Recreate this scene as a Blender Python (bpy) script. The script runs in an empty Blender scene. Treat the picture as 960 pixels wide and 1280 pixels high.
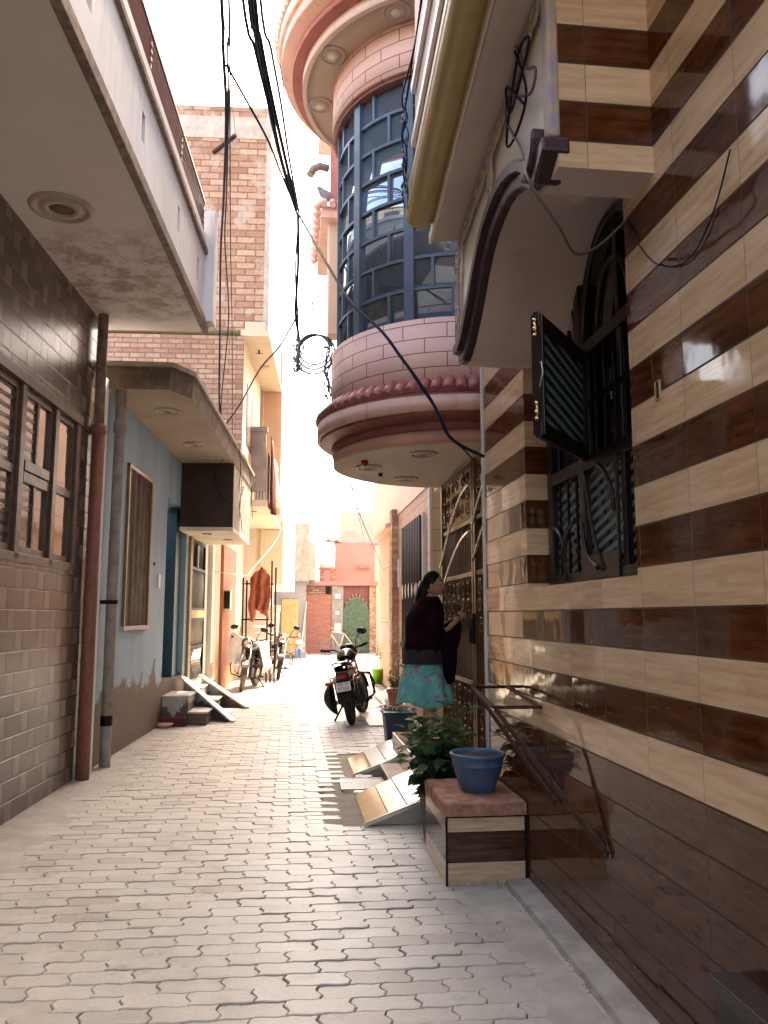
import bpy, bmesh, math, random
from mathutils import Vector, Matrix, noise as mnoise
random.seed(7)
PI = math.pi
S = bpy.context.scene
COL = S.collection
ORG = {}

# ------------------------------------------------------------ objects
def link(o):
    COL.objects.link(o); return o

def tag(o, label=None, cat=None, group=None, kind=None):
    if label: o['label'] = label
    if cat: o['category'] = cat
    if group: o['group'] = group
    if kind: o['kind'] = kind
    return o

def thing(name, label, cat, loc=(0, 0, 0), group=None):
    o = bpy.data.objects.new(name, None)
    o.empty_display_size = .2
    link(o); o.location = loc
    ORG[o.name] = Vector(loc)
    return tag(o, label, cat, group)

class MB:
    """collects shapes given in world coordinates and links them as one mesh object"""
    def __init__(self):
        self.bm = bmesh.new(); self.uv = self.bm.loops.layers.uv.new('UVMap'); self.mi = 0
    def v(self, p): return self.bm.verts.new(p)
    def face(self, vs, uvs=None, smooth=False):
        try: f = self.bm.faces.new(vs)
        except ValueError: return None
        f.material_index = self.mi; f.smooth = smooth
        if uvs:
            for l, u in zip(f.loops, uvs): l[self.uv].uv = u
        return f
    def hexa(self, p):   # 8 points: bottom 4 ccw, top 4 ccw
        v = [self.v(q) for q in p]
        for idx in ((3, 2, 1, 0), (4, 5, 6, 7), (0, 1, 5, 4), (1, 2, 6, 5), (2, 3, 7, 6), (3, 0, 4, 7)):
            self.face([v[i] for i in idx])
        return self
    def box(self, x0, x1, y0, y1, z0, z1):
        return self.hexa([(x0, y0, z0), (x1, y0, z0), (x1, y1, z0), (x0, y1, z0), (x0, y0, z1), (x1, y0, z1), (x1, y1, z1), (x0, y1, z1)])
    def lbox(self, a0, a1, s0, s1, z0, z1):   # box in the frame of the left hand wall
        q = [LW(a0, s0), LW(a1, s0), LW(a1, s1), LW(a0, s1)]
        return self.hexa([(x, y, z0) for x, y in q] + [(x, y, z1) for x, y in q])
    def bar(self, a, b, w, h=None, up=(0, 0, 1)):
        h = h or w; a = Vector(a); b = Vector(b); t = (b - a)
        if t.length < 1e-6: return self
        t.normalize(); u = Vector(up)
        if abs(t.dot(u)) > .98: u = Vector((1, 0, 0))
        s = t.cross(u).normalized(); n = s.cross(t).normalized()
        s *= w / 2; n *= h / 2
        return self.hexa([a - s - n, a + s - n, a + s + n, a - s + n, b - s - n, b + s - n, b + s + n, b - s + n])
    def tube(self, pts, r, seg=8, cap=True, r2=None):
        pts = [Vector(p) for p in pts]; n = len(pts); rings = []
        prev = None
        for i, p in enumerate(pts):
            t = (pts[min(i + 1, n - 1)] - pts[max(i - 1, 0)])
            if t.length < 1e-9: t = Vector((0, 0, 1))
            t.normalize()
            if prev is None:
                u = Vector((0, 0, 1)) if abs(t.z) < .9 else Vector((1, 0, 0))
                s = t.cross(u).normalized()
            else:
                s = (prev - t * prev.dot(t))
                s = s.normalized() if s.length > 1e-6 else t.cross(Vector((0, 0, 1))).normalized()
            prev = s; q = t.cross(s)
            rr = r[i] if isinstance(r, (list, tuple)) else (r if r2 is None else r + (r2 - r) * i / max(1, n - 1))
            rings.append([self.v(p + (s * math.cos(2 * PI * k / seg) + q * math.sin(2 * PI * k / seg)) * rr) for k in range(seg)])
        for a, b in zip(rings, rings[1:]):
            for k in range(seg): self.face([a[k], a[(k + 1) % seg], b[(k + 1) % seg], b[k]], smooth=True)
        if cap:
            self.face(rings[0][::-1]); self.face(rings[-1])
        return self
    def lathe(self, prof, c=(0, 0, 0), seg=28, axis='z', smooth=True, wob=0):
        c = Vector(c); rings = []
        for r, z in prof:
            ring = []
            for k in range(seg):
                a = 2 * PI * k / seg; rr = r * (1 + wob * math.sin(3 * a + z * 9))
                x, y = rr * math.cos(a), rr * math.sin(a)
                p = Vector((x, y, z)) if axis == 'z' else (Vector((z, x, y)) if axis == 'x' else Vector((y, z, x)))
                ring.append(self.v(c + p))
            rings.append(ring)
        for a, b in zip(rings, rings[1:]):
            for k in range(seg): self.face([a[k], a[(k + 1) % seg], b[(k + 1) % seg], b[k]], smooth=smooth)
        if prof[0][0] > 1e-4: self.face(rings[0][::-1])
        if prof[-1][0] > 1e-4: self.face(rings[-1])
        return self
    def torus(self, c, R, r, n=(0, 0, 1), seg=24, m=8, sx=1):
        n = Vector(n).normalized(); u = n.orthogonal().normalized(); w = n.cross(u); c = Vector(c)
        rings = []
        for i in range(seg):
            a = 2 * PI * i / seg; d = u * math.cos(a) * sx + w * math.sin(a)
            rings.append([self.v(c + d * (R + r * math.cos(2 * PI * k / m)) + n * r * math.sin(2 * PI * k / m)) for k in range(m)])
        for i in range(seg):
            a, b = rings[i], rings[(i + 1) % seg]
            for k in range(m): self.face([a[k], b[k], b[(k + 1) % m], a[(k + 1) % m]], smooth=True)
        return self
    def arc(self, c, r0, r1, z0, z1, a0, a1, n=48, z0b=None, z1b=None):
        """solid ring sector; r0 inner r1 outer; UV = arc length, height.  z0b/z1b: heights at the inner radius"""
        z0b = z0 if z0b is None else z0b; z1b = z1 if z1b is None else z1b
        prev = None
        for i in range(n + 1):
            a = math.radians(a0 + (a1 - a0) * i / n); ca, sa = math.cos(a), math.sin(a)
            pts = [(c[0] + r1 * ca, c[1] + r1 * sa, z0), (c[0] + r1 * ca, c[1] + r1 * sa, z1), (c[0] + r0 * ca, c[1] + r0 * sa, z1b), (c[0] + r0 * ca, c[1] + r0 * sa, z0b)]
            cur = ([self.v(p) for p in pts], a * r1)
            if prev:
                A, ua = prev; B, ub = cur
                for k, zz in ((0, (z0, z1)), (1, None), (2, (z1, z0)), (3, None)):
                    k2 = (k + 1) % 4
                    uv = [(ua, zz[0]), (ub, zz[0]), (ub, zz[1]), (ua, zz[1])] if zz else [(ua, 0), (ub, 0), (ub, .05), (ua, .05)]
                    self.face([A[k], B[k], B[k2], A[k2]], uv, smooth=(k in (0, 2)))
            else: self.face(cur[0])
            prev = cur
        self.face(prev[0][::-1]); return self
    def prism(self, poly, fn0, fn1):
        """poly: list of 2-D points; fn0/fn1 map a point to the two end positions"""
        a = [self.v(fn0(*p)) for p in poly]; b = [self.v(fn1(*p)) for p in poly]
        n = len(poly)
        self.face(a[::-1]); self.face(b)
        for i in range(n): self.face([a[i], a[(i + 1) % n], b[(i + 1) % n], b[i]])
        return self
    def grid(self, fn, nu, nv, smooth=True, closeu=False):
        g = [[self.v(fn(i / nu, j / nv)) for j in range(nv + 1)] for i in range(nu + (0 if closeu else 1))]
        m = len(g)
        for i in range(nu if closeu else nu):
            i2 = (i + 1) % m if closeu else i + 1
            for j in range(nv):
                self.face([g[i][j], g[i2][j], g[i2][j + 1], g[i][j + 1]], [(i / nu, j / nv), ((i + 1) / nu, j / nv), ((i + 1) / nu, (j + 1) / nv), (i / nu, (j + 1) / nv)], smooth=smooth)
        return self
    def blob(self, c, rx, ry, rz, seg=14, rings=9, rot=None, jit=0):
        M4 = rot or Matrix.Identity(3)
        c = Vector(c); rows = []
        for j in range(rings + 1):
            th = PI * j / rings
            row = []
            for k in range(seg):
                ph = 2 * PI * k / seg
                p = Vector((math.sin(th) * math.cos(ph), math.sin(th) * math.sin(ph), math.cos(th)))
                if jit: p *= 1 + jit * mnoise.noise(p * 2.3 + c)
                row.append(self.v(c + M4 @ Vector((p.x * rx, p.y * ry, p.z * rz))))
            rows.append(row)
        for a, b in zip(rows, rows[1:]):
            for k in range(seg): self.face([a[k], b[k], b[(k + 1) % seg], a[(k + 1) % seg]], smooth=True)
        return self
    def build(self, name, mats, parent=None, bevel=0, fix=True, solid=0):
        bm = self.bm
        bmesh.ops.remove_doubles(bm, verts=bm.verts, dist=1e-5)
        if fix: bmesh.ops.recalc_face_normals(bm, faces=bm.faces)
        me = bpy.data.meshes.new(name)
        org = ORG.get(parent.name, Vector((0, 0, 0))) if parent else Vector((0, 0, 0))
        if parent is None:   # put the origin at the base of the thing
            cs = [v.co for v in bm.verts]
            if cs:
                org = Vector(((min(c.x for c in cs) + max(c.x for c in cs)) / 2, (min(c.y for c in cs) + max(c.y for c in cs)) / 2, min(c.z for c in cs)))
        for v in bm.verts: v.co -= org
        bm.to_mesh(me); bm.free()
        if not isinstance(mats, (list, tuple)): mats = [mats]
        for m in mats: me.materials.append(m)
        o = bpy.data.objects.new(name, me); link(o)
        if parent: o.parent = parent
        else: o.location = org
        ORG[o.name] = org
        if solid:
            md = o.modifiers.new('sol', 'SOLIDIFY'); md.thickness = solid
        if bevel:
            md = o.modifiers.new('bev', 'BEVEL'); md.width = bevel; md.segments = 2; md.limit_method = 'ANGLE'; md.angle_limit = math.radians(40)
        return o

def LW(a, s):
    """left wall frame: a metres out from the wall into the lane, s metres along it"""
    return (-2.01 + .0506 * (s - 7.01) + a * .99872, s - a * .05051)

def copytree(o, parent=None):
    c = o.copy(); link(c); c.parent = parent
    if o.name in ORG: ORG[c.name] = ORG[o.name]
    for ch in list(o.children): copytree(ch, c)
    return c

# ------------------------------------------------------------ materials
class NT:
    def __init__(self, name):
        self.m = bpy.data.materials.new(name); self.m.use_nodes = True
        self.t = self.m.node_tree; self.n = self.t.nodes; self.l = self.t.links
        self.bsdf = self.n['Principled BSDF']
    def add(self, typ, **kw):
        nd = self.n.new(typ)
        for k, v in kw.items():
            if k.startswith('i_'):
                key = k[2:]; key = int(key) if key.isdigit() else key.replace('_', ' ')
                self.set(nd.inputs[key], v)
            else: setattr(nd, k, v)
        return nd
    def set(self, sock, v):
        if isinstance(v, bpy.types.NodeSocket): self.l.new(v, sock)
        elif isinstance(v, bpy.types.Node): self.l.new(v.outputs[0], sock)
        elif isinstance(v, (tuple, list)) and len(v) == 3 and sock.type == 'RGBA': sock.default_value = (*v, 1)
        else: sock.default_value = v
    def math(self, op, a, b=0, c=0, clamp=False):
        nd = self.add('ShaderNodeMath', operation=op, use_clamp=clamp)
        self.set(nd.inputs[0], a); self.set(nd.inputs[1], b); self.set(nd.inputs[2], c)
        return nd.outputs[0]
    def mix(self, f, a, b, mode='MIX'):
        nd = self.add('ShaderNodeMix', data_type='RGBA', blend_type=mode)
        self.set(nd.inputs[0], f); self.set(nd.inputs[6], a); self.set(nd.inputs[7], b)
        return nd.outputs[2]
    def noise(self, vec, scale, detail=4, rough=.55, w=None):
        nd = self.add('ShaderNodeTexNoise')
        nd.inputs['Scale'].default_value = scale; nd.inputs['Detail'].default_value = detail; nd.inputs['Roughness'].default_value = rough
        if vec is not None: self.l.new(vec, nd.inputs['Vector'])
        return nd.outputs['Fac']
    def ramp(self, f, a, b):   # smooth step from a to b
        nd = self.add('ShaderNodeMapRange', interpolation_type='SMOOTHSTEP')
        self.set(nd.inputs[0], f); nd.inputs[1].default_value = a; nd.inputs[2].default_value = b
        return nd.outputs[0]
    def pos(self): return self.add('ShaderNodeNewGeometry').outputs['Position']
    def obj(self): return self.add('ShaderNodeTexCoord').outputs['Object']
    def uvc(self): return self.add('ShaderNodeTexCoord').outputs['UV']
    def sep(self, v):
        nd = self.add('ShaderNodeSeparateXYZ'); self.l.new(v, nd.inputs[0]); return nd.outputs
    def comb(self, x, y, z=0):
        nd = self.add('ShaderNodeCombineXYZ')
        for s, v in zip(nd.inputs, (x, y, z)): self.set(s, v)
        return nd.outputs[0]
    def bump(self, h, strength=.3, dist=.01):
        nd = self.add('ShaderNodeBump'); nd.inputs['Strength'].default_value = strength; nd.inputs['Distance'].default_value = dist
        self.set(nd.inputs['Height'], h); return nd.outputs[0]
    def out(self, col=None, rough=None, normal=None, metal=None, spec=None, coat=None):
        b = self.bsdf.inputs
        if col is not None: self.set(b['Base Color'], col)
        if rough is not None: self.set(b['Roughness'], rough)
        if normal is not None: self.set(b['Normal'], normal)
        if metal is not None: self.set(b['Metallic'], metal)
        if spec is not None: self.set(b['Specular IOR Level'], spec)
        if coat is not None: self.set(b['Coat Weight'], coat)
        return self.m

def plain(name, c, rough=.6, metal=0, var=.25, scale=6, bump=.15, bscale=40, c2=None, spec=.5, local=False, dirt=0, dist=.004, streak=0):
    """a base colour with mottling (c2), fine bump and optional dirt splotches"""
    n = NT(name); p = n.obj() if local else n.pos()
    f = n.noise(p, scale, 5, .6)
    c2 = c2 or tuple(max(0, x * (1 - var)) for x in c)
    col = n.mix(n.ramp(f, .3, .7), c, c2)
    if dirt:
        d = n.ramp(n.noise(p, scale * .35, 6, .65), .5, .72)
        col = n.mix(n.math('MULTIPLY', d, dirt), col, tuple(x * .45 for x in c))
    if streak:
        s3 = n.sep(p)
        k = n.noise(n.comb(n.math('MULTIPLY', s3[0], 9), n.math('MULTIPLY', s3[1], 9), n.math('MULTIPLY', s3[2], .8)), 1.3, 6, .7)
        col = n.mix(n.math('MULTIPLY', n.ramp(k, .50, .70), streak), col, tuple(x * .38 for x in c))
    r = n.math('ADD', rough, n.math('MULTIPLY', n.math('SUBTRACT', f, .5), .2), clamp=True)
    nm = n.bump(n.noise(p, bscale, 4, .6), bump, dist) if bump else None
    return n.out(col, r, nm, metal, spec)

def stripe_tile(name, z0=.09, rh=.16, bw=.41, alldark=5, ybase=.0, axis='y'):
    """glossy wood-look tiles, every other course dark; the courses under 'alldark' all dark"""
    n = NT(name); p = n.pos(); s = n.sep(p)
    u = n.math('ADD', s[1], n.math('MULTIPLY', s[0], -1.0)); z = s[2]
    row = n.math('FLOOR', n.math('DIVIDE', n.math('SUBTRACT', z, z0), rh))
    fz = n.math('FRACT', n.math('DIVIDE', n.math('SUBTRACT', z, z0), rh))
    cu = n.math('DIVIDE', n.math('ADD', u, ybase), bw)
    cell = n.math('FLOOR', cu); fu = n.math('FRACT', cu)
    odd = n.math('FLOORED_MODULO', row, 2)
    light = n.math('MULTIPLY', n.math('GREATER_THAN', odd, .5), n.math('GREATER_THAN', row, alldark - .5))
    # long wood grain, shifted in each tile
    wn = n.add('ShaderNodeTexWhiteNoise', noise_dimensions='3D')
    n.l.new(n.comb(row, cell, 3.1), wn.inputs['Vector'])
    sh = n.math('MULTIPLY', wn.outputs['Value'], 37)
    g1 = n.noise(n.comb(n.math('ADD', n.math('MULTIPLY', u, 1.7), sh), n.math('MULTIPLY', z, 22), sh), 1.6, 6, .62)
    g2 = n.noise(n.comb(n.math('MULTIPLY', u, 3), n.math('MULTIPLY', z, 9), sh), 2.4, 4, .6)
    dk = n.mix(n.ramp(g1, .25, .85), (.042, .0110, .0035), (.130, .040, .012))
    dk = n.mix(n.math('MULTIPLY', n.ramp(g2, .45, .95), .6), dk, (.19, .066, .022))
    lt = n.mix(n.ramp(g1, .3, .7), (.70, .51, .33), (.54, .35, .20))
    lt = n.mix(n.math('MULTIPLY', n.ramp(g2, .55, .8), .5), lt, (.42, .26, .15))
    lt = n.mix(n.math('MULTIPLY', wn.outputs['Value'], .22), lt, (.5, .36, .24))
    col = n.mix(light, dk, lt)
    dust = n.math('MULTIPLY', n.ramp(n.noise(p, 1.9, 7, .7), .45, .75), .10)
    dust = n.math('ADD', dust, n.math('MULTIPLY', n.math('SUBTRACT', 1, n.ramp(z, .0, .35)), n.math('MULTIPLY', n.noise(p, 6, 5, .7), .22)))
    col = n.mix(dust, col, (.30, .22, .15))
    # grout
    ez = n.math('MULTIPLY', n.math('ABSOLUTE', n.math('SUBTRACT', fz, .5)), rh)
    eu = n.math('MULTIPLY', n.math('ABSOLUTE', n.math('SUBTRACT', fu, .5)), bw)
    gz = n.ramp(ez, rh / 2 - .0046, rh / 2 - .0022); gu = n.ramp(eu, bw / 2 - .0020, bw / 2 - .0009)
    gr = n.math('MAXIMUM', gz, n.math('MULTIPLY', gu, .8))
    col = n.mix(gr, col, (.03, .016, .01))
    # each tile is set a hair out of plane, and its glaze is gently wavy
    off = n.add('ShaderNodeVectorMath', operation='SUBTRACT'); n.l.new(wn.outputs['Color'], off.inputs[0]); off.inputs[1].default_value = (.5, .5, .5)
    sc = n.add('ShaderNodeVectorMath', operation='SCALE'); n.l.new(off.outputs[0], sc.inputs[0]); sc.inputs['Scale'].default_value = .022
    h = n.math('ADD', n.math('MULTIPLY', n.noise(p, 5, 2, .4), .5), n.math('MULTIPLY', gr, -.25))
    bp = n.bump(h, .16, .02)
    ad = n.add('ShaderNodeVectorMath', operation='ADD'); n.l.new(bp, ad.inputs[0]); n.l.new(sc.outputs[0], ad.inputs[1])
    nz = n.add('ShaderNodeVectorMath', operation='NORMALIZE'); n.l.new(ad.outputs[0], nz.inputs[0])
    smear = n.ramp(n.noise(p, 3.5, 5, .6), .45, .8)
    rough = n.math('ADD', .045, n.math('ADD', n.math('MULTIPLY', gr, .5), n.math('MULTIPLY', smear, .09)))
    return n.out(col, rough, nz.outputs[0], 0, .36)

def mosaic_tile(name):
    """brown granular tiles: wide blocks with a narrow lighter upright in every course"""
    n = NT(name); p = n.pos(); s = n.sep(p)
    u = n.math('ADD', s[1], s[0]); z = s[2]; rh = .155; per = .47
    rz = n.math('DIVIDE', z, rh); row = n.math('FLOOR', rz); fz = n.math('FRACT', rz)
    sh = n.math('MULTIPLY', n.math('FLOORED_MODULO', n.math('MULTIPLY', row, 1.37), 1.0), per)
    cu = n.math('DIVIDE', n.math('ADD', u, sh), per); fu = n.math('FRACT', cu); cell = n.math('FLOOR', cu)
    nar = n.math('LESS_THAN', fu, .30)
    wn = n.add('ShaderNodeTexWhiteNoise', noise_dimensions='3D'); n.l.new(n.comb(row, cell, nar), wn.inputs['Vector'])
    gran = n.noise(p, 170, 3, .8)
    big = n.mix(wn.outputs['Value'], (.085, .060, .050), (.125, .092, .078))
    sml = n.mix(wn.outputs['Value'], (.17, .130, .112), (.24, .185, .16))
    col = n.mix(nar, big, sml)
    col = n.mix(n.ramp(gran, .38, .68), col, (.34, .25, .21), 'MULTIPLY')
    col = n.mix(.45, col, n.mix(nar, big, sml))
    ez = n.math('MULTIPLY', n.math('MINIMUM', fz, n.math('SUBTRACT', 1, fz)), rh)
    eu = n.math('MINIMUM', n.math('MULTIPLY', n.math('MINIMUM', fu, n.math('SUBTRACT', 1, fu)), per), n.math('MULTIPLY', n.math('ABSOLUTE', n.math('SUBTRACT', fu, .30)), per))
    e = n.math('MINIMUM', ez, eu)
    gr = n.math('SUBTRACT', 1, n.ramp(e, .003, .008))
    col = n.mix(gr, col, (.012, .007, .006))
    h = n.math('ADD', n.math('MULTIPLY', gran, .10), n.math('ADD', n.math('MULTIPLY', nar, .25), n.math('MULTIPLY', gr, -1.1)))
    return n.out(col, n.math('ADD', .16, n.math('MULTIPLY', gran, .16)), n.bump(h, .55, .012), 0, .6)

def brick(name, c1, c2, mortar, w=.235, h=.075, ms=.012, bias=0, bump=.7, uv=False, rough=.85, offset=.5, wear=None, vary=.35, sq=1, ground=False):
    n = NT(name)
    if uv: vec = n.uvc()
    else:
        s = n.sep(n.pos())
        u = n.math('ADD', s[0], s[1]); vec = n.comb(u, s[2])
    wob = n.noise(n.pos(), 9, 3)
    ad = n.add('ShaderNodeVectorMath', operation='ADD')
    n.l.new(vec, ad.inputs[0]); n.l.new(n.comb(n.math('MULTIPLY', n.math('SUBTRACT', wob, .5), ms * 1.1), n.math('MULTIPLY', n.math('SUBTRACT', wob, .5), ms * 1.1)), ad.inputs[1])
    b = n.add('ShaderNodeTexBrick', offset=offset, squash=sq)
    n.l.new(ad.outputs[0], b.inputs['Vector'])
    b.inputs['Scale'].default_value = 1; b.inputs['Mortar Size'].default_value = ms; b.inputs['Mortar Smooth'].default_value = .2
    b.inputs['Brick Width'].default_value = w; b.inputs['Row Height'].default_value = h; b.inputs['Bias'].default_value = bias
    n.set(b.inputs['Color1'], c1); n.set(b.inputs['Color2'], c2); n.set(b.inputs['Mortar'], mortar)
    f = n.noise(n.pos(), 14, 6, .65)
    col = n.mix(n.math('MULTIPLY', n.ramp(f, .35, .75), vary), b.outputs['Color'], tuple(x * .5 for x in c1))
    if wear:
        col = n.mix(n.ramp(n.noise(n.pos(), 1.6, 6, .7), .5, .64), col, wear)
    hgt = n.math('ADD', n.math('MULTIPLY', b.outputs['Fac'], -1), n.math('MULTIPLY', f, .25))
    return n.out(col, rough, n.bump(hgt, bump, .012), 0, .3)

def peel(name, paint, under, z_hi, z_w=.35, rough=.7, extra=None):
    """painted plaster that has peeled off to bare render in its lower part"""
    n = NT(name); p = n.pos(); s = n.sep(p)
    f = n.noise(p, 2.3, 8, .70)
    edge = n.math('ADD', n.math('DIVIDE', n.math('SUBTRACT', z_hi, s[2]), z_w), n.math('MULTIPLY', n.math('SUBTRACT', f, .5), 3.4))
    bare = n.ramp(edge, .0, .12)
    st = n.noise(n.comb(n.math('MULTIPLY', s[0], 1), n.math('MULTIPLY', s[1], 1.3), n.math('MULTIPLY', s[2], .5)), 1.1, 5, .6)
    pc = n.mix(n.ramp(st, .35, .75), paint, tuple(x * .72 for x in paint))
    uc = n.mix(n.noise(p, 8, 6, .7), under, tuple(x * .5 for x in under))
    col = n.mix(bare, pc, uc)
    h = n.math('ADD', n.math('MULTIPLY', bare, -.6), n.math('MULTIPLY', n.noise(p, 30, 5), .3))
    return n.out(col, rough, n.bump(h, .5, .008), 0, .35)

def leafmat(name, c, c2, trans=.25):
    n = NT(name)
    oi = n.add('ShaderNodeNewGeometry').outputs['Random Per Island']
    col = n.mix(oi, c, c2)
    f = n.noise(n.pos(), 25, 3); col = n.mix(n.math('MULTIPLY', f, .4), col, tuple(x * .5 for x in c))
    n.out(col, .55, None, 0, .35)
    n.bsdf.inputs['Transmission Weight'].default_value = 0
    tr = n.add('ShaderNodeBsdfTranslucent'); n.set(tr.inputs[0], tuple(min(1, x * 2.2) for x in c2))
    mx = n.add('ShaderNodeMixShader'); mx.inputs[0].default_value = trans
    n.l.new(n.bsdf.outputs[0], mx.inputs[1]); n.l.new(tr.outputs[0], mx.inputs[2])
    n.l.new(mx.outputs[0], n.n['Material Output'].inputs[0])
    return n.m

def floral(name):
    n = NT(name); p = n.obj()
    v = n.add('ShaderNodeTexVoronoi', feature='F1'); v.inputs['Scale'].default_value = 13; n.l.new(p, v.inputs['Vector'])
    w = n.noise(p, 60, 4, .7)
    d = n.math('ADD', v.outputs['Distance'], n.math('MULTIPLY', w, .28))
    pick = n.math('GREATER_THAN', n.sep(v.outputs['Color'])[0], .30)
    blot = n.math('MULTIPLY', n.math('SUBTRACT', 1, n.ramp(d, .36, .48)), pick)
    base = n.mix(n.ramp(n.noise(p, 12, 4), .4, .65), (.10, .36, .34), (.17, .46, .41))
    fl = n.mix(n.ramp(w, .4, .6), (.50, .06, .20), (.42, .20, .40))
    col = n.mix(blot, base, fl)
    g = n.math('MULTIPLY', n.ramp(n.noise(p, 20, 3), .6, .66), .6)
    col = n.mix(g, col, (.10, .14, .03))
    return n.out(col, .8, n.bump(n.noise(p, 90, 3), .1, .003), 0, .2)

def pane_stripes(name, c1, c2, period=.035, rough=.12, slope=0.0):
    """glass with pale, rougher horizontal stripes put into its colour"""
    n = NT(name); s = n.sep(n.pos())
    f = n.math('FRACT', n.math('DIVIDE', n.math('ADD', s[2], n.math('MULTIPLY', s[1], slope)), period))
    w = n.noise(n.pos(), 14, 3)
    k = n.ramp(n.math('ADD', f, n.math('MULTIPLY', w, .12)), .56, .62)
    return n.out(n.mix(k, c1, c2), n.math('ADD', rough, n.math('MULTIPLY', k, .35)), None, 0, .6)

def mirrorglass(name, c=(.30, .38, .45), metal=.75, rough=.025):
    n = NT(name); p = n.pos()
    nm = n.bump(n.noise(p, 1.7, 2), .10, .05)
    return n.out(c, rough, nm, metal, .6)

M = {}
M['stripe'] = stripe_tile('striped_tile')
M['mosaic'] = mosaic_tile('brown_mosaic_tile')
M['brickraw'] = brick('raw_brick', (.34, .17, .115), (.54, .37, .27), (.20, .15, .12), w=.36, h=.135, wear=(.42, .36, .31), ms=.013, bump=1.0, vary=.5)
M['brickold'] = brick('old_brick', (.34, .17, .115), (.50, .33, .24), (.20, .15, .12), w=.28, h=.10, bump=1.0, vary=.45)
M['pinkblock'] = brick('pink_block', (.72, .45, .38), (.75, .48, .41), (.20, .06, .05), w=.36, h=.118, ms=.0042, uv=True, rough=.6, vary=.12, bump=.35)
M['pinkwall'] = brick('pink_lined_wall', (.50, .30, .235), (.54, .33, .26), (.24, .11, .08), w=.5, h=.16, ms=.006, rough=.6, vary=.15, bump=.35)
M['stonecol'] = brick('split_stone', (.60, .40, .24), (.30, .15, .08), (.34, .22, .14), w=.16, h=.075, ms=.004, vary=.5, bump=.9)
M['pinkbrick'] = brick('painted_pink_brick', (.42, .17, .12), (.47, .22, .16), (.28, .12, .09), w=.24, h=.085, ms=.006, vary=.15)
M['cream'] = plain('cream_plaster', (.74, .65, .52), .75, var=.14, scale=2.5, bump=.12, dirt=.25, streak=.2)
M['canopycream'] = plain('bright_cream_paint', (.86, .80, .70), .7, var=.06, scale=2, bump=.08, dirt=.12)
M['creamtile'] = brick('cream_tile', (.55, .42, .25), (.60, .47, .29), (.24, .15, .08), w=.42, h=.3, ms=.005, rough=.3, vary=.1, bump=.2, offset=0)
M['white'] = plain('white_plaster', (.74, .73, .72), .8, var=.10, scale=2, bump=.12, dirt=.18)
M['whiteface'] = plain('white_balcony_paint', (.78, .78, .78), .75, var=.08, scale=1.5, bump=.08, dirt=.2, streak=.3)
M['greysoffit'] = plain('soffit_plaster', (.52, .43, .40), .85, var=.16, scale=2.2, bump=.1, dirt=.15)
def stained(name, base, stain, c, rad):
    n = NT(name); p = n.pos()
    dv = n.add('ShaderNodeVectorMath', operation='DISTANCE'); n.l.new(p, dv.inputs[0]); dv.inputs[1].default_value = c
    f = n.noise(p, 5, 7, .72)
    k = n.math('MULTIPLY', n.math('SUBTRACT', 1, n.ramp(dv.outputs['Value'], rad * .45, rad)), n.ramp(f, .42, .62))
    g = n.mix(n.noise(p, 2.2, 5), base, tuple(x * .86 for x in base))
    col = n.mix(k, g, stain)
    return n.out(col, .85, n.bump(n.math('ADD', n.math('MULTIPLY', k, .5), n.noise(p, 40, 3)), .14, .004), 0, .3)
M['dsoffit'] = stained('stained_soffit', (.76, .69, .66), (.40, .31, .26), (-1.45, 7.0, 4.45), 1.25)
M['trimbrown'] = plain('weathered_trim', (.30, .22, .18), .8, var=.5, scale=14, bump=.3)
M['pink'] = plain('pink_paint', (.70, .43, .36), .6, var=.12, scale=3, bump=.08, dirt=.2, streak=.35)
M['pinkpale'] = plain('pale_pink_paint', (.74, .54, .45), .65, var=.1, scale=3, bump=.08, streak=.2)
M['maroon'] = plain('maroon_paint', (.25, .075, .06), .5, var=.3, scale=5, bump=.08)
M['redband'] = plain('red_band_paint', (.42, .13, .11), .5, var=.2, scale=5, bump=.06)
M['rooftile'] = plain('clay_tile_glaze', (.40, .13, .12), .4, var=.3, scale=18, bump=.12)
M['orangeband'] = plain('salmon_paint', (.56, .28, .19), .55, var=.2, scale=5, bump=.08)
M['soffitcream'] = plain('bay_soffit_paint', (.50, .40, .31), .75, var=.12, scale=2, bump=.06)
M['blueframe'] = plain('blue_grey_frame', (.07, .10, .14), .4, metal=.1, var=.2, bump=.04)
M['bayglass'] = mirrorglass('tinted_mirror_glass')
M['purple'] = plain('plum_moulding', (.035, .012, .020), .4, var=.35, scale=8, bump=.08)
M['lilac'] = plain('lilac_carving', (.30, .27, .36), .6, var=.3, scale=20, bump=.3, c2=(.48, .36, .20))
M['gold'] = plain('gold_carving', (.50, .36, .15), .5, var=.4, scale=25, bump=.3)
M['ochreroll'] = plain('ochre_moulding', (.50, .36, .17), .45, var=.15, scale=3, bump=.06)
M['ironblack'] = plain('black_iron', (.008, .005, .004), .45, metal=.0, spec=.2, var=.3, scale=12, bump=.1)
M['rustiron'] = plain('rusty_black_iron', (.008, .005, .004), .5, metal=.0, spec=.2, scale=30, c2=(.09, .035, .02), bump=.35)
M['darkwood'] = plain('varnished_wood', (.020, .009, .006), .35, var=.5, scale=9, bump=.15)
M['windowwood'] = plain('worn_brown_wood', (.11, .06, .04), .4, var=.45, scale=14, bump=.2)
M['darkglass'] = plain('dark_pane', (.018, .014, .012), .05, var=.2, bump=0, spec=.8)
M['lightglass'] = pane_stripes('curtained_pane', (.08, .06, .05), (.28, .22, .17), .05, .06)
M['stripeglass'] = pane_stripes('reflected_stripe_pane', (.020, .022, .022), (.13, .17, .17), .055, .08, .25)  # stripes paint in the louvres reflected by the glass
M['black'] = plain('dark_interior', (.012, .009, .008), .9, var=.2, bump=0)
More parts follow.
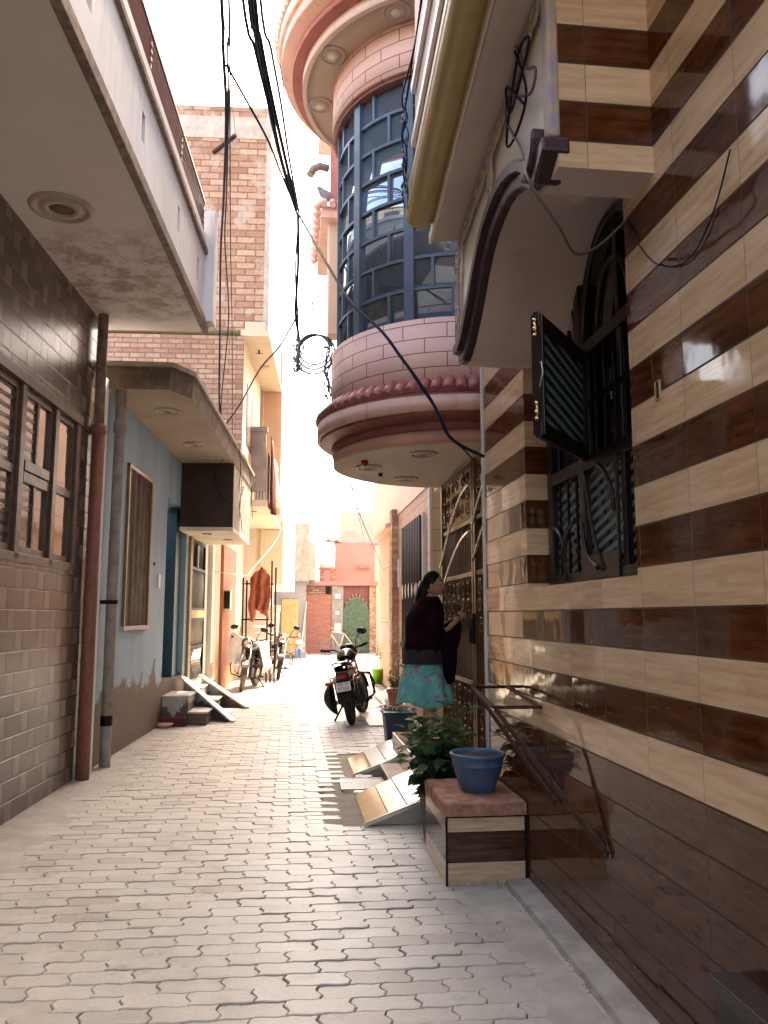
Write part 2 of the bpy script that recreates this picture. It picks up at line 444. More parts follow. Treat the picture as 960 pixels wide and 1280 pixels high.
M['brass'] = plain('brass', (.75, .55, .28), .25, metal=1, var=.2, bump=.05)
M['chrome'] = plain('chrome', (.7, .68, .66), .15, metal=1, var=.1, bump=0)
M['gatebronze'] = plain('bronze_gate_paint', (.13, .07, .03), .35, metal=.4, var=.3, scale=18, bump=.15)
M['cement'] = plain('cement', (.36, .32, .28), .9, var=.3, scale=6, bump=.35, bscale=60, dirt=.4)
M['cementpale'] = plain('pale_cement', (.50, .46, .41), .85, var=.25, scale=7, bump=.35, bscale=60, dirt=.3)
M['greyplaster'] = plain('grey_plaster', (.36, .32, .29), .85, var=.3, scale=4, bump=.25, dirt=.45, streak=.5)
M['canopyedge'] = plain('grimy_concrete', (.22, .165, .125), .9, var=.5, scale=6, bump=.4, dirt=.5, streak=.7)
M['ebeige'] = plain('canopy_soffit_paint', (.44, .35, .25), .8, var=.15, scale=2, bump=.08, dirt=.2)
M['bluewall'] = peel('peeling_blue_wall', (.31, .45, .55), (.19, .135, .10), .74)
M['bluereveal'] = plain('blue_door_paint', (.02, .105, .15), .5, var=.25, scale=4, bump=.1)
M['steps'] = peel('peeling_step_paint', (.38, .40, .38), (.15, .115, .085), .26, .3)
M['redpipe'] = plain('red_oxide_pipe', (.27, .095, .065), .55, scale=18, c2=(.19, .07, .05), bump=.25)
M['greypipe'] = plain('grey_asbestos_pipe', (.33, .30, .27), .75, var=.35, scale=9, bump=.25)
M['ochrewall'] = plain('ochre_paint', (.50, .33, .17), .75, var=.1, scale=2, bump=.08)
M['peach'] = plain('peach_paint', (.60, .42, .31), .75, var=.08, scale=2, bump=.08)
M['creamsun'] = plain('cream_wash', (.60, .52, .40), .75, var=.07, scale=2, bump=.08)
M['orangepaint'] = plain('orange_paint', (.42, .15, .075), .65, var=.12, bump=.08)
M['offwhite'] = plain('off_white_paint', (.62, .585, .53), .7, var=.08, bump=.08)
M['wornwhite'] = plain('worn_white_marble', (.66, .62, .56), .35, var=.2, scale=10, bump=.08, dirt=.3)
M['marbletile'] = plain('pale_marble_tile', (.66, .60, .51), .13, var=.25, scale=5, bump=.04, spec=.6)
M['browntile'] = plain('brown_marble_tile', (.42, .28, .18), .12, var=.35, scale=6, bump=.04, spec=.6)
M['whitetile'] = plain('white_tile', (.76, .74, .70), .2, var=.1, scale=5, bump=.03)
M['slabred'] = plain('red_sandstone', (.46, .21, .14), .85, scale=13, c2=(.20, .11, .08), bump=.6, bscale=35, dist=.01)
M['slabblack'] = plain('black_granite', (.05, .04, .036), .4, var=.5, scale=60, bump=.2)
M['bluepot'] = plain('blue_glazed_clay', (.022, .095, .22), .42, scale=22, c2=(.09, .12, .15), bump=.3, dirt=.5)
M['darkbluepot'] = plain('dark_blue_plastic', (.015, .05, .095), .4, var=.3, scale=7, bump=.1)
M['terracotta'] = plain('terracotta', (.36, .13, .07), .75, var=.3, scale=9, bump=.2)
M['greenpot'] = plain('lime_green_plastic', (.20, .55, .02), .35, var=.12, scale=5, bump=.05)
M['greypot'] = plain('grey_pot', (.16, .15, .14), .7, var=.3, scale=8, bump=.2)
M['soil'] = plain('soil', (.05, .035, .025), .95, var=.5, scale=30, bump=.6)
M['leaf'] = leafmat('broad_leaf', (.030, .070, .022), (.055, .115, .035))
M['leafdark'] = leafmat('dark_leaf', (.028, .050, .018), (.06, .085, .03), .15)
M['leafpale'] = leafmat('pale_leaf', (.12, .16, .05), (.22, .22, .08))
M['stem'] = plain('plant_stem', (.10, .09, .045), .7, var=.3, scale=30)
M['rubber'] = plain('tyre_rubber', (.009, .008, .007), .75, var=.3, scale=30, bump=.25)
M['mudrubber'] = plain('dusty_tyre', (.16, .12, .085), .85, var=.35, scale=20, bump=.25)
M['bikeblack'] = plain('black_enamel', (.012, .010, .012), .18, var=.2, bump=0)
M['bikered'] = plain('dark_red_enamel', (.055, .010, .012), .2, var=.2, bump=0)
M['seat'] = plain('seat_vinyl', (.008, .006, .006), .5, var=.2, bump=.15, bscale=120)
M['engine'] = plain('engine_alloy', (.10, .09, .085), .4, metal=.7, var=.4, scale=20, bump=.3)
M['redlens'] = plain('red_lens', (.30, .01, .01), .15, bump=0)
M['amber'] = plain('amber_lens', (.30, .085, .03), .2, bump=0)
M['plate'] = plain('number_plate_white', (.72, .68, .64), .4, var=.08, bump=0)
M['ink'] = plain('plate_ink', (.02, .015, .015), .5, bump=0)
M['clothwhite'] = plain('white_cloth', (.78, .75, .74), .9, var=.1, scale=9, bump=.2, bscale=200)
M['clothorange'] = plain('orange_cloth', (.50, .17, .10), .9, var=.35, scale=7, bump=.3, bscale=60)
M['clothmaroon'] = plain('maroon_cloth', (.14, .022, .03), .9, var=.4, scale=6, bump=.3)
M['clothpeach'] = plain('peach_cloth', (.68, .40, .26), .9, var=.25, scale=6, bump=.3)
M['cable'] = plain('cable_sheath', (.005, .008, .026), .6, var=.2, bump=0, spec=.15)
M['cablegrey'] = plain('grey_cable_sheath', (.13, .13, .16), .5, var=.2, bump=0)
M['wirecream'] = plain('cream_wire', (.6, .50, .38), .5, var=.2, bump=0)
M['lamp'] = plain('lamp_ring', (.46, .38, .31), .5, var=.15, scale=30, bump=.2)
M['lampglass'] = plain('lamp_glass', (.62, .58, .50), .25, var=.1, bump=0)
M['lampdark'] = plain('unlit_lamp_well', (.14, .11, .09), .6, bump=0)
M['plastic'] = plain('white_plastic', (.72, .70, .66), .35, var=.06, bump=0)
M['tank'] = plain('weathered_tank', (.55, .56, .54), .5, var=.12, scale=3, bump=.1)
M['greengate'] = plain('green_gate_paint', (.035, .13, .075), .6, scale=9, c2=(.16, .19, .11), bump=.3, local=False)
M['farcream'] = plain('weathered_cream_wall', (.46, .42, .34), .85, var=.15, scale=2, bump=.1, dirt=.35)
M['farpink'] = plain('faded_pink_wall', (.44, .17, .14), .85, scale=.8, c2=(.36, .22, .18), bump=.15)
M['fargrey'] = plain('bluish_grey_render', (.27, .27, .28), .85, var=.1, scale=2, bump=.1)
M['skin'] = plain('skin', (.42, .22, .14), .5, var=.1, scale=12, bump=.04)
M['hair'] = plain('black_hair', (.006, .004, .0035), .5, spec=.2, var=.3, scale=60, bump=.3, bscale=150)
M['topdark'] = plain('dark_maroon_knit', (.016, .003, .006), .95, spec=.1, var=.6, scale=9, bump=.4, bscale=160)
M['topplum'] = plain('plum_kurta', (.022, .008, .022), .85, var=.3, scale=12, bump=.2)
M['floral'] = floral('turquoise_floral_print')
M['eyewhite'] = plain('eye_white', (.6, .55, .5), .3, bump=0)
M['childshirt'] = plain('pale_blue_shirt', (.55, .60, .72), .85, bump=.1)
M['jeans'] = plain('blue_trousers', (.12, .17, .33), .85, bump=.1)
M['chair'] = plain('brown_plastic', (.22, .17, .12), .4, bump=0)
M['bikecream'] = plain('cream_frame_paint', (.66, .60, .38), .3, bump=0)
M['yellowdoor'] = plain('yellow_door', (.45, .33, .14), .6, bump=.08)
M['steel'] = plain('galvanised_steel', (.42, .40, .37), .4, metal=.8, var=.2, bump=.1)
M['pigeon'] = plain('grey_feather', (.22, .20, .22), .7, var=.4, scale=40)
M['corr'] = plain('brown_sheet_paint', (.10, .035, .025), .5, var=.2, bump=.1)
M['railpurple'] = plain('brown_rail_paint', (.10, .035, .045), .35, var=.2, bump=.05)
# ------------------------------------------------------------ the setting
def paver_mat():
    n = NT('grey_paver'); p = n.pos()
    isl = n.add('ShaderNodeNewGeometry').outputs['Random Per Island']
    f = n.noise(p, 7, 6, .65); g = n.noise(p, 55, 4, .6); big = n.noise(p, .8, 4, .6)
    col = n.mix(isl, (.33, .312, .288), (.42, .40, .37))
    col = n.mix(n.math('MULTIPLY', n.ramp(f, .38, .7), .45), col, (.52, .50, .47))
    col = n.mix(n.math('MULTIPLY', n.ramp(g, .5, .75), .3), col, (.14, .105, .085))
    col = n.mix(n.math('MULTIPLY', n.ramp(big, .45, .7), .45), col, (.44, .42, .395))
    col = n.mix(n.math('MULTIPLY', n.math('GREATER_THAN', isl, .93), .5), col, (.22, .19, .165))
    st = n.ramp(n.noise(p, 2.6, 7, .72), .56, .70)
    col = n.mix(n.math('MULTIPLY', st, .5), col, (.13, .105, .085))
    r = n.math('ADD', .26, n.math('MULTIPLY', f, .36))
    h = n.math('ADD', n.math('MULTIPLY', g, .4), n.math('MULTIPLY', f, .6))
    return n.out(col, r, n.bump(h, .35, .008), 0, .45)
M['paver'] = paver_mat()
M['joint'] = plain('joint_sand', (.15, .105, .075), .95, var=.5, scale=20, bump=.5)
M['earth'] = plain('dusty_ground', (.22, .18, .14), .95, var=.3, scale=.6, bump=.3)
M['smear'] = plain('cement_smear', (.40, .375, .345), .75, scale=5, c2=(.30, .275, .25), bump=.3, dirt=.3)
M['kerbcem'] = plain('kerb_cement', (.38, .355, .33), .8, scale=8, c2=(.27, .245, .225), bump=.35, dirt=.35)
M['apron'] = plain('brown_concrete', (.25, .205, .175), .85, var=.25, scale=8, bump=.3, dirt=.3)

m = MB(); m.box(-400, 400, -300, 500, -.6, -.035)
tag(m.build('ground', M['earth']), kind='structure')
m = MB(); m.box(-2.4, 4.5, -7, 36, -.2, -.0085)
tag(m.build('road_base', M['joint']), kind='structure')

def XL(y): return -2.01 + .0506 * (y - 7.01)
def smear_edge_left(y): return XL(y) + .22 + .16 * mnoise.noise(Vector((y * .9, 3, 0))) + (.25 if y < 8.5 else 0)
def smear_edge_right(y): return 1.36
m = MB()
L0, W0, GAP = .258, .118, .0015
row = 0; y = .2
while y < 34:
    x0 = XL(y) + .02; x1 = 1.36 if y < 8.3 else (1.95 if y < 20 else 3.6)
    k0 = int((x0) / L0) - 1
    for k in range(k0, int(x1 / L0) + 2):
        ox = (k + .5 * (row % 2)) * L0 + .012 * mnoise.noise(Vector((row * .7, 0, 5))); cxm = ox + L0 / 2
        if cxm < x0 + .06 or cxm > x1 - .04: continue
        if .30 + (y - 5.95) * .062 < cxm < 1.4 and 5.98 < y < 8.95: continue
        j = random.uniform
        g = GAP * j(.6, 1.8)
        def pr(u):
            t = (u * 2) % 1.0
            a = .0048
            return a * (1 - abs(t * 2 - 1) * 2) if False else a * math.sin(2 * PI * t)
        us = [0, .125, .25, .375, .5, .625, .75, .875, 1]
        low = [(u * L0, pr(u) + 0) for u in us]
        endp = [(.0, 0), (.012, .30), (-.012, .70), (0, 1)]
        poly = [(x, yy) for x, yy in low]
        poly += [(L0 + ex, t * W0 + pr(1)) for ex, t in endp[1:3]]
        poly += [(x, yy + W0) for x, yy in low[::-1]]
        poly += [(ex, t * W0 + pr(0)) for ex, t in endp[2:0:-1]]
        cx, cy = L0 / 2, W0 / 2
        def sh(p, d):
            dx, dy = p[0] - cx, p[1] - cy
            return (p[0] - math.copysign(min(abs(dx), d), dx) * min(1, abs(dx) / .04), p[1] - math.copysign(d, dy) * min(1, abs(dy) / .03))
        tz = j(-.0035, .0035); tx = j(-.016, .016); ty = j(-.024, .024); jx = j(-.002, .002); rot = j(-.008, .008)
        def W(p, z):
            px, py = p[0] - cx, p[1] - cy
            qx = px * math.cos(rot) - py * math.sin(rot); qy = px * math.sin(rot) + py * math.cos(rot)
            return (ox + cx + qx + jx, y + cy + qy, z + tz + tx * px + ty * py)
        top = [m.v(W(sh(p, g + .004), 0)) for p in poly]
        mid = [m.v(W(sh(p, g), -.004)) for p in poly]
        n_ = len(poly)
        m.face(top)
        for i in range(n_):
            m.face([mid[i], mid[(i + 1) % n_], top[(i + 1) % n_], top[i]])
        if y < 16:
            bot = [m.v(W(sh(p, g), -.012)) for p in poly]
            for i in range(n_): m.face([bot[i], bot[(i + 1) % n_], mid[(i + 1) % n_], mid[i]])
    y += W0; row += 1
tag(m.build('road', M['paver'], fix=False), kind='structure')

# cement smeared along the edges of the paving, with ragged borders
def ragged(name, mat, pts_in, pts_out, z, th=.012):
    m = MB(); n_ = len(pts_in)
    a = [m.v((x, y, z)) for x, y in pts_in]; b = [m.v((x, y, z * .2 - .003)) for x, y in pts_out]
    for i in range(n_ - 1): m.face([a[i], b[i], b[i + 1], a[i + 1]])
    return m.build(name, mat)
def nz(x, s=0): return mnoise.noise(Vector((x, s, 1.7)))
ys = [0 + i * .045 for i in range(330)]
o = ragged('pavement_edge_left', M['smear'], [(XL(y) - .02, y) for y in ys],
       [(XL(y) + .30 + .13 * nz(y * 1.3) + .09 * nz(y * 5) + .05 * nz(y * 17) + (.12 if 4 < y < 8.4 else -.06), y) for y in ys], .014)
tag(o, kind='structure')
ys = [i * .03 for i in range(0, 152)]
o = ragged('pavement_patch_right', M['smear'], [(1.19 + .012 * nz(y * 7, 3), y) for y in ys],
       [(.98 + .11 * nz(y * 2.1, 5) + .07 * nz(y * 8, 5) + .03 * nz(y * 23, 2), y) for y in ys], .0135)
tag(o, kind='structure')
# raised cement kerb at the foot of the tiled wall
m = MB(); ys = [-1 + i * .06 for i in range(95)]
A = [m.v((1.352, y, .03)) for y in ys]; B = [m.v((1.225 + .010 * nz(y * 9, 1) + .006 * nz(y * 31, 4), y, .026 + .004 * nz(y * 5, 8))) for y in ys]
C_ = [m.v((1.210 + .014 * nz(y * 9, 1) + .009 * nz(y * 31, 4), y, -.01)) for y in ys]
for i in range(len(ys) - 1):
    m.face([A[i], B[i], B[i + 1], A[i + 1]]); m.face([B[i], C_[i], C_[i + 1], B[i + 1]])
tag(m.build('kerb', M['kerbcem']), kind='structure')
m = MB(); ys = [5.93 + i * .04 for i in range(77)]
a = [m.v((.22 + (y - 5.95) * .062, y, -.0045)) for y in ys]; b = [m.v((1.45, y, -.001)) for y in ys]
for i in range(len(ys) - 1): m.face([a[i], b[i], b[i + 1], a[i + 1]])
tag(m.build('pavement_apron', M['apron']), kind='structure')

# ------------------------------------------------------------ striped house on the right
XR = 1.35
sh = thing('striped_house', 'glossy house wall of brown and cream striped tiles along the right of the lane', 'house', (1.35, 4.5, 0))
m = MB()
m.box(XR, 1.75, -7, 3.02, 0, 6.6)                    # near pier
m.box(XR, 1.75, 3.02, 4.51, 0, 1.66)                 # under the window
m.box(XR, 1.75, 4.51, 5.50, 0, 3.36)                 # far pier
m.box(1.56, 1.75, 3.02, 4.51, 1.66, 5.2)
m.box(1.75, 6, -7, 5.5, 0, 6.6)
m.box(XR + .004, 1.75, 3.02, 5.5, 4.3, 6.6)
m.build('wall', M['stripe'], sh)
m = MB()                                             # canopy: box with an arched opening over the window
arch = [(2.93, 3.18), (2.97, 3.23), (3.05, 3.28), (3.15, 3.325), (3.27, 3.36), (3.38, 3.37), (3.48, 3.36), (3.60, 3.335), (3.70, 3.29), (3.80, 3.22), (3.90, 3.13), (4.0, 3.05), (4.12, 2.97), (4.25, 2.92), (4.36, 2.93)]
poly = [(2.73, 3.18)] + arch + [(4.52, 2.97), (4.52, 5.2), (2.73, 5.2)]
m.prism(poly, lambda a, b: (.975, a, b), lambda a, b: (1.56, a, b + (.13 * math.sin(PI * (a - 2.9) / 1.5) if 2.92 < a < 4.4 and b < 4 else 0)))
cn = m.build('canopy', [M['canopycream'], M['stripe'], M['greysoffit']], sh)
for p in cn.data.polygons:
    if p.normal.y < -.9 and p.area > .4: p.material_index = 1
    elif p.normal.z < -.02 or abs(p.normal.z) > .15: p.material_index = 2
# near side of canopy: light band bottom board
m = MB()
def offs(pts, d):
    out = []
    for i, p in enumerate(pts):
        a = Vector(pts[max(0, i - 1)]); b = Vector(pts[min(len(pts) - 1, i + 1)]); t = (b - a).normalized(); nn = Vector((-t.y, t.x))
        out.append((p[0] + nn.x * d, p[1] + nn.y * d))
    return out
def arched_band(m, d0, d1, x0, x1, pts):
    a = offs(pts, d0); b = offs(pts, d1); m.prism(a + b[::-1], lambda p, q: (x0, p, q), lambda p, q: (x1, p, q))
trim = [(2.80, 3.40), (2.80, 3.33), (2.83, 3.27), (2.90, 3.245), (2.97, 3.27)] + arch[3:]
trim = [(2.80, 3.29), (2.83, 3.235), (2.89, 3.20), (2.95, 3.21)] + [(y + .0, z) for y, z in arch[2:]]
arched_band(m, -.005, .055, .925, .976, trim); mt = m.build('arch_moulding', M['purple'], sh, bevel=.008)
m = MB(); arched_band(m, .055, .105, .895, .976, trim); m.build('arch_moulding', M['purple'], sh, bevel=.008)
m = MB()                                             # hooked scroll at the near end of the moulding
hk = [(2.955, 3.232), (2.90, 3.225), (2.85, 3.24), (2.81, 3.28), (2.79, 3.33), (2.785, 3.37)]
a = [(y, z) for y, z in hk]; b = [(y + .06 * (i / 5 + .3), z + .055 - .05 * i / 5) for i, (y, z) in enumerate(hk)]
m.prism(a + b[::-1], lambda p, q: (.89, p, q), lambda p, q: (.976, p, q))
m.prism([(2.72, 3.24), (2.84, 3.17), (2.89, 3.19), (2.87, 3.24), (2.80, 3.29), (2.725, 3.30)], lambda p, q: (.91, p, q), lambda p, q: (1.02, p, q))
m.build('moulding_scroll', M['purple'], sh, bevel=.01)
# carved chains on the cream face
def chain(name, pts, parent, mat, link_=.085, nrm=(1, 0, 0), side=.03):
    m = MB(); acc = 0
    P = [Vector(p) for p in pts]
    for a, b in zip(P, P[1:]):
        L = (b - a).length; k = max(1, int(L / (link_ * .72)))
        for i in range(k):
            c = a.lerp(b, (i + .5) / k)
            t = (b - a).normalized(); nn = Vector(nrm); w = t.cross(nn).normalized()
            R = link_ / 2 * random.uniform(.85, 1.1)
            ring = []
            for q in range(14):
                an = 2 * PI * q / 14
                ring.append(c + t * R * math.cos(an) * 1.25 + w * (side / 1.6) * math.sin(an) + w * .006 * math.sin(i * 2.1) - nn * .012)
            m.tube(ring + [ring[0]], .011, 5, cap=False)
            m.blob(c - nn * .01, .006, side * .35, link_ * .35, 8, 5)
    return m.build(name, mat, parent)
chain('carved_garland', [(.962, 4.48, 3.05), (.962, 4.48, 3.40), (.962, 4.44, 3.66), (.962, 4.1, 3.71), (.962, 3.7, 3.78), (.962, 3.3, 3.86), (.962, 2.95, 3.93), (.962, 2.85, 3.95)], sh, M['lilac'], .10, (1, 0, 0), .055)
chain('carved_garland', [(.96, 3.66, 3.78), (.96, 3.66, 3.54)], sh, M['lilac'], .09, (1, 0, 0), .05)
m = MB()
for i in range(9):
    z = 3.36 + i * .125
    m.tube([(.955, 2.765 + .018 * math.cos(t), z + .055 * math.sin(t)) for t in [k * PI / 6 for k in range(13)]], .007, 5, cap=False)
m.build('oval_carving', M['gold'], sh)
m = MB(); m.box(.94, .985, 2.722, 2.80, 3.30, 5.2); m.build('carved_strip', M['lilac'], sh, bevel=.012)
m = MB()                                             # lamp under the vault
m.lathe([(.055, .03), (.055, -.03), (.04, -.045), (.0, -.046)], (1.3, 3.35, 3.44), 20); m.build('soffit_lamp', M['greysoffit'], sh)
# upper balcony with the ochre moulding
m = MB()
m.hexa([(.785, -3, 5.0), (.99, -3, 5.0), (.99, 4.48, 3.735), (.785, 4.43, 3.70), (.785, -3, 5.25), (.99, -3, 5.25), (.99, 4.48, 3.985), (.785, 4.43, 3.95)])
m.build('balcony_slab', M['greysoffit'], sh)
m = MB()
def sl(y): return 3.70 + (4.43 - y) * .205
for (dx, dz, r) in ((.70, .075, .082),):
    m.tube([(dx, 4.33, sl(4.33) + dz), (dx, 1, sl(1) + dz), (dx, -3, sl(-3) + dz)], r, 18)
m.build('roll_moulding', M['ochreroll'], sh)
m = MB(); m.hexa([(.775, -3, sl(-3) - .012), (.79, -3, sl(-3) - .012), (.79, 4.44, sl(4.44) - .012), (.775, 4.44, sl(4.44) - .012), (.775, -3, sl(-3) + .05), (.79, -3, sl(-3) + .05), (.79, 4.44, sl(4.44) + .05), (.775, 4.44, sl(4.44) + .05)])
m.build('drip_edge', M['cream'], sh)
m = MB(); m.hexa([(.63, -3, sl(-3) + .15), (.78, -3, sl(-3) + .15), (.78, 4.40, sl(4.4) + .15), (.63, 4.26, sl(4.26) + .15), (.63, -3, sl(-3) + .24), (.78, -3, sl(-3) + .24), (.78, 4.40, sl(4.4) + .24), (.63, 4.26, sl(4.26) + .24)])
m.build('upper_moulding', M['ochreroll'], sh, bevel=.02)
m = MB(); m.hexa([(.66, -3, sl(-3) + .24), (.76, -3, sl(-3) + .24), (.76, 4.32, sl(4.3) + .24), (.66, 4.2, sl(4.2) + .24), (.66, -3, 8.3), (.76, -3, 8.3), (.76, 4.32, 5.1), (.66, 4.2, 5.1)])
m.build('balcony_panel', M['pinkpale'], sh)
for dz in (.42, .75):
    m = MB(); m.bar((.645, 4.2, sl(4.2) + dz), (.645, -3, sl(-3) + dz), .02, .06); m.build('panel_rail', M['plastic'], sh)
# arched window and its open casement
win = MB()
WX = 1.50
for y in (4.44, 3.93, 3.06): win.box(WX - .03, WX + .03, y - .035, y + .035, 1.665, 3.36)
for z in (1.69, 2.27, 2.86): win.box(WX - .028, WX + .028, 3.06, 4.44, z - .035, z + .035)
for y in (3.42, ): win.box(WX - .024, WX + .024, y - .02, y + .02, 1.7, 3.3)
fr = win.build('window_frame', M['darkwood'], sh, bevel=.004)
m = MB()                                             # fanlight: curved bars
for (ya, yb, zt) in ((4.40, 3.96, 3.30), (3.90, 3.10, 3.42)):
    pts = [((ya + yb) / 2 + (ya - yb) / 2 * math.cos(t), 2.88 + (zt - 2.88) * math.sin(t)) for t in [k * PI / 14 for k in range(15)]]
    m.tube([(WX - .01, a, b) for a, b in pts], .018, 6)
    pts = [((ya + yb) / 2 + (ya - yb) / 4 * math.cos(t), 2.88 + (zt - 2.88) * .6 * math.sin(t)) for t in [k * PI / 14 for k in range(15)]]
    m.tube([(WX - .01, a, b) for a, b in pts], .012, 6)
m.build('fanlight_bars', M['darkwood'], fr)
m = MB(); m.box(WX + .035, WX + .045, 3.05, 4.45, 2.3, 3.44); m.build('pane', M['darkglass'], fr)
m = MB(); m.box(WX + .006, WX + .016, 3.05, 4.45, 1.68, 2.26); m.build('pane', M['stripeglass'], fr)
m = MB()                                             # steel bars in the open light
for i in range(7): 
    y = 3.12 + i * .12
    m.tube([(WX - .02, y, 2.29), (WX - .02, y, 2.84)], .009, 8)
for i in range(3):
    y = 4.02 + i * .13
    m.tube([(WX - .02, y, 1.7), (WX - .02, y, 2.84)], .008, 8)
m.box(WX - .027, WX - .013, 3.06, 3.93, 2.555, 2.585)
m.build('window_bars', M['ironblack'], sh)
m = MB()                                             # curved ornamental steel before the lower light
def arcp(y0, z0, y1, z1, bulge, k=12):
    out = []
    for i in range(k + 1):
        t = i / k; y = y0 + (y1 - y0) * t; z = z0 + (z1 - z0) * t; b = bulge * math.sin(PI * t)
        L = math.hypot(y1 - y0, z1 - z0); out.append((WX - .035, y - (z1 - z0) / L * b, z + (y1 - y0) / L * b))
    return out
m.tube(arcp(3.70, 2.24, 3.50, 1.98, -.05), .011, 6); m.tube(arcp(3.92, 1.97, 3.72, 1.73, .06), .011, 6)
m.tube(arcp(3.86, 2.20, 3.66, 1.72, .03), .009, 6); m.tube(arcp(3.46, 2.24, 3.46, 1.73, 0), .009, 6)
m.tube(arcp(4.38, 2.0, 4.2, 1.8, -.05), .011, 6); m.tube(arcp(4.02, 2.0, 4.2, 1.8, .05), .011, 6); m.tube(arcp(4.2, 1.8, 4.2, 1.69, 0), .009, 6)
m.build('window_scrollwork', M['darkwood'], sh)
m = MB(); m.box(WX - .034, WX - .028, 3.47, 3.90, 1.68, 1.80); m.build('kick_panel', M['darkwood'], sh)
cs = MB()
A_ = Vector((1.075, 3.35, 0)); B_ = Vector((1.475, 3.86, 0))
def CP(t, z): p = A_.lerp(B_, t); return (p.x, p.y, z)
cs.bar(CP(0, 2.29), CP(0, 2.84), .055, .028, up=(B_ - A_)); cs.bar(CP(1, 2.29), CP(1, 2.84), .055, .028, up=(B_ - A_))
cs.bar(CP(-.03, 2.315), CP(1.03, 2.315), .03, .075); cs.bar(CP(-.03, 2.815), CP(1.03, 2.815), .03, .075)
cas = cs.build('open_casement', M['darkwood'], sh, bevel=.003)
m = MB(); m.bar(CP(.05, 2.565), CP(.95, 2.565), .008, .43); m.build('pane', M['stripeglass'], cas)
for z in (2.73, 2.35):
    m = MB(); c = Vector(CP(-.02, z)) + Vector((-.012, -.018, 0)); m.tube([c, c + Vector((0, 0, .085))], .007, 8)
    for q in (0, .03, .07): m.tube([c + Vector((0, 0, q)), c + Vector((0, 0, q + .012))], .011, 8)
    m.build('bolt', M['brass'], cas)
m = MB(); c = Vector(CP(.03, 2.5)) + Vector((-.01, -.02, 0))
m.tube([c, c + Vector((-.01, -.04, .01)), c + Vector((0, -.05, .06)), c + Vector((0, -.035, .11)), c + Vector((0, 0, .12))], .005, 6); m.build('handle', M['steel'], cas)
m = MB(); m.box(XR - .006, XR + .005, 2.755, 2.800, 2.30, 2.375); m.build('wiring_hole', M['gold'], sh, bevel=.004)
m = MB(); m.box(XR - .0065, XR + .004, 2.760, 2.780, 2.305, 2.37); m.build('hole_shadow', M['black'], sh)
# bright corner strip at the far end
m = MB(); m.box(XR - .012, XR + .045, 5.502, 5.55, 0, 3.42); m.build('corner_strip', M['offwhite'], sh)

# iron bracket fixed to the striped wall
br = thing('iron_bracket', 'rusty black iron bracket of angle bars fixed to the striped wall above the blue pot', 'bracket', (1.3, 4.7, 1.0))
m = MB()
o1, o2 = (1.165, 5.15, 1.045), (1.115, 4.42, 1.0)
m.bar(o1, (1.352, 5.0, 1.06), .018, .018); m.bar(o2, (1.352, 4.30, 1.012), .022, .018)
m.bar(o1, o2, .022, .012); m.bar((1.352 - .01, 5.0, 1.06), (1.352 - .01, 4.30, 1.012), .014, .014)
m.build('shelf_frame', M['rustiron'], br)
m = MB(); m.bar(o1, (1.335, 4.07, .565), .032, .010, up=(1, 0, 0)); m.build('strut', M['rustiron'], br)
m = MB(); m.bar((1.125, 4.44, .99), (1.338, 3.40, .50), .034, .010, up=(1, 0, 0)); m.build('strut', M['rustiron'], br)

# ------------------------------------------------------------ pink house with the round bay
BC = (1.45, 7.0)
ph = thing('pink_house', 'pink house with a tall round glass bay jutting over the lane', 'house', (1.5, 7, 0))
m = MB()
m.box(1.5, 6, 5.552, 8.4, 2.82, 15.5); m.box(3.0, 6, 5.552, 11, 0, 2.8); m.box(1.9, 6, 8.4, 18.9, 3.35, 15.5)  # unseen upper walls, raised this tall to keep sun off the lane
m.box(2.2, 6, 10.999, 18.9, 0, 3.35); m.box(1.5, 3.0, 5.552, 5.60, 0, 2.8)
m.build('wall', M['pinkpale'], ph)
def bay(name, mat, r0, r1, z0, z1, a0=84, a1=272, **k):
    m = MB(); m.arc(BC, r0, r1, z0, z1, a0, a1, 64, **k); return m.build(name, mat, ph)
m = MB(); m.arc(BC, 0.01, 1.09, 2.82, 2.86, 84, 272, 64); m.build('bay_soffit', M['soffitcream'], ph)
bay('bay_fascia', M['orangeband'], 1.0, 1.105, 2.825, 2.925)
bay('bay_cove', M['maroon'], .98, 1.12, 2.925, 3.02)
m = MB(); m.arc(BC, .98, 1.22, 3.02, 3.10, 84, 272, 64, z0b=2.95); m.build('bay_cove', M['maroon'], ph)
bay('bay_lip', M['pink'], 1.06, 1.25, 3.045, 3.165)
bay('bay_brick_drum', M['pinkblock'], 1.0, 1.13, 3.165, 3.82)
bay('bay_brick_drum', M['pinkblock'], 1.0, 1.135, 5.97, 6.42)
bay('bay_lintel', M['maroon'], 1.0, 1.11, 5.93, 5.968)
# clay tiles round the lip
m = MB(); n_t = 40
for i in range(n_t):
    a = math.radians(88 + (270 - 88) * i / (n_t - 1)); d = Vector((math.cos(a), math.sin(a), 0)); c = Vector((BC[0], BC[1], 0))
    w = 1.2 * math.radians(182) / n_t * .56
    p0 = c + d * 1.130 + Vector((0, 0, 3.315 + random.uniform(-.006, .006))); p1 = c + d * (1.235 + random.uniform(-.006, .006)) + Vector((0, 0, 3.195))
    m.tube([p0, p0.lerp(p1, .5), p1], [w * .78, w * .86, w * .95], 10)
m.build('tile_skirt', M['rooftile'], ph)
m = MB(); m.arc(BC, 1.10, 1.24, 3.165, 3.18, 84, 272, 64, z1b=3.29); m.build('tile_bed', M['rooftile'], ph)
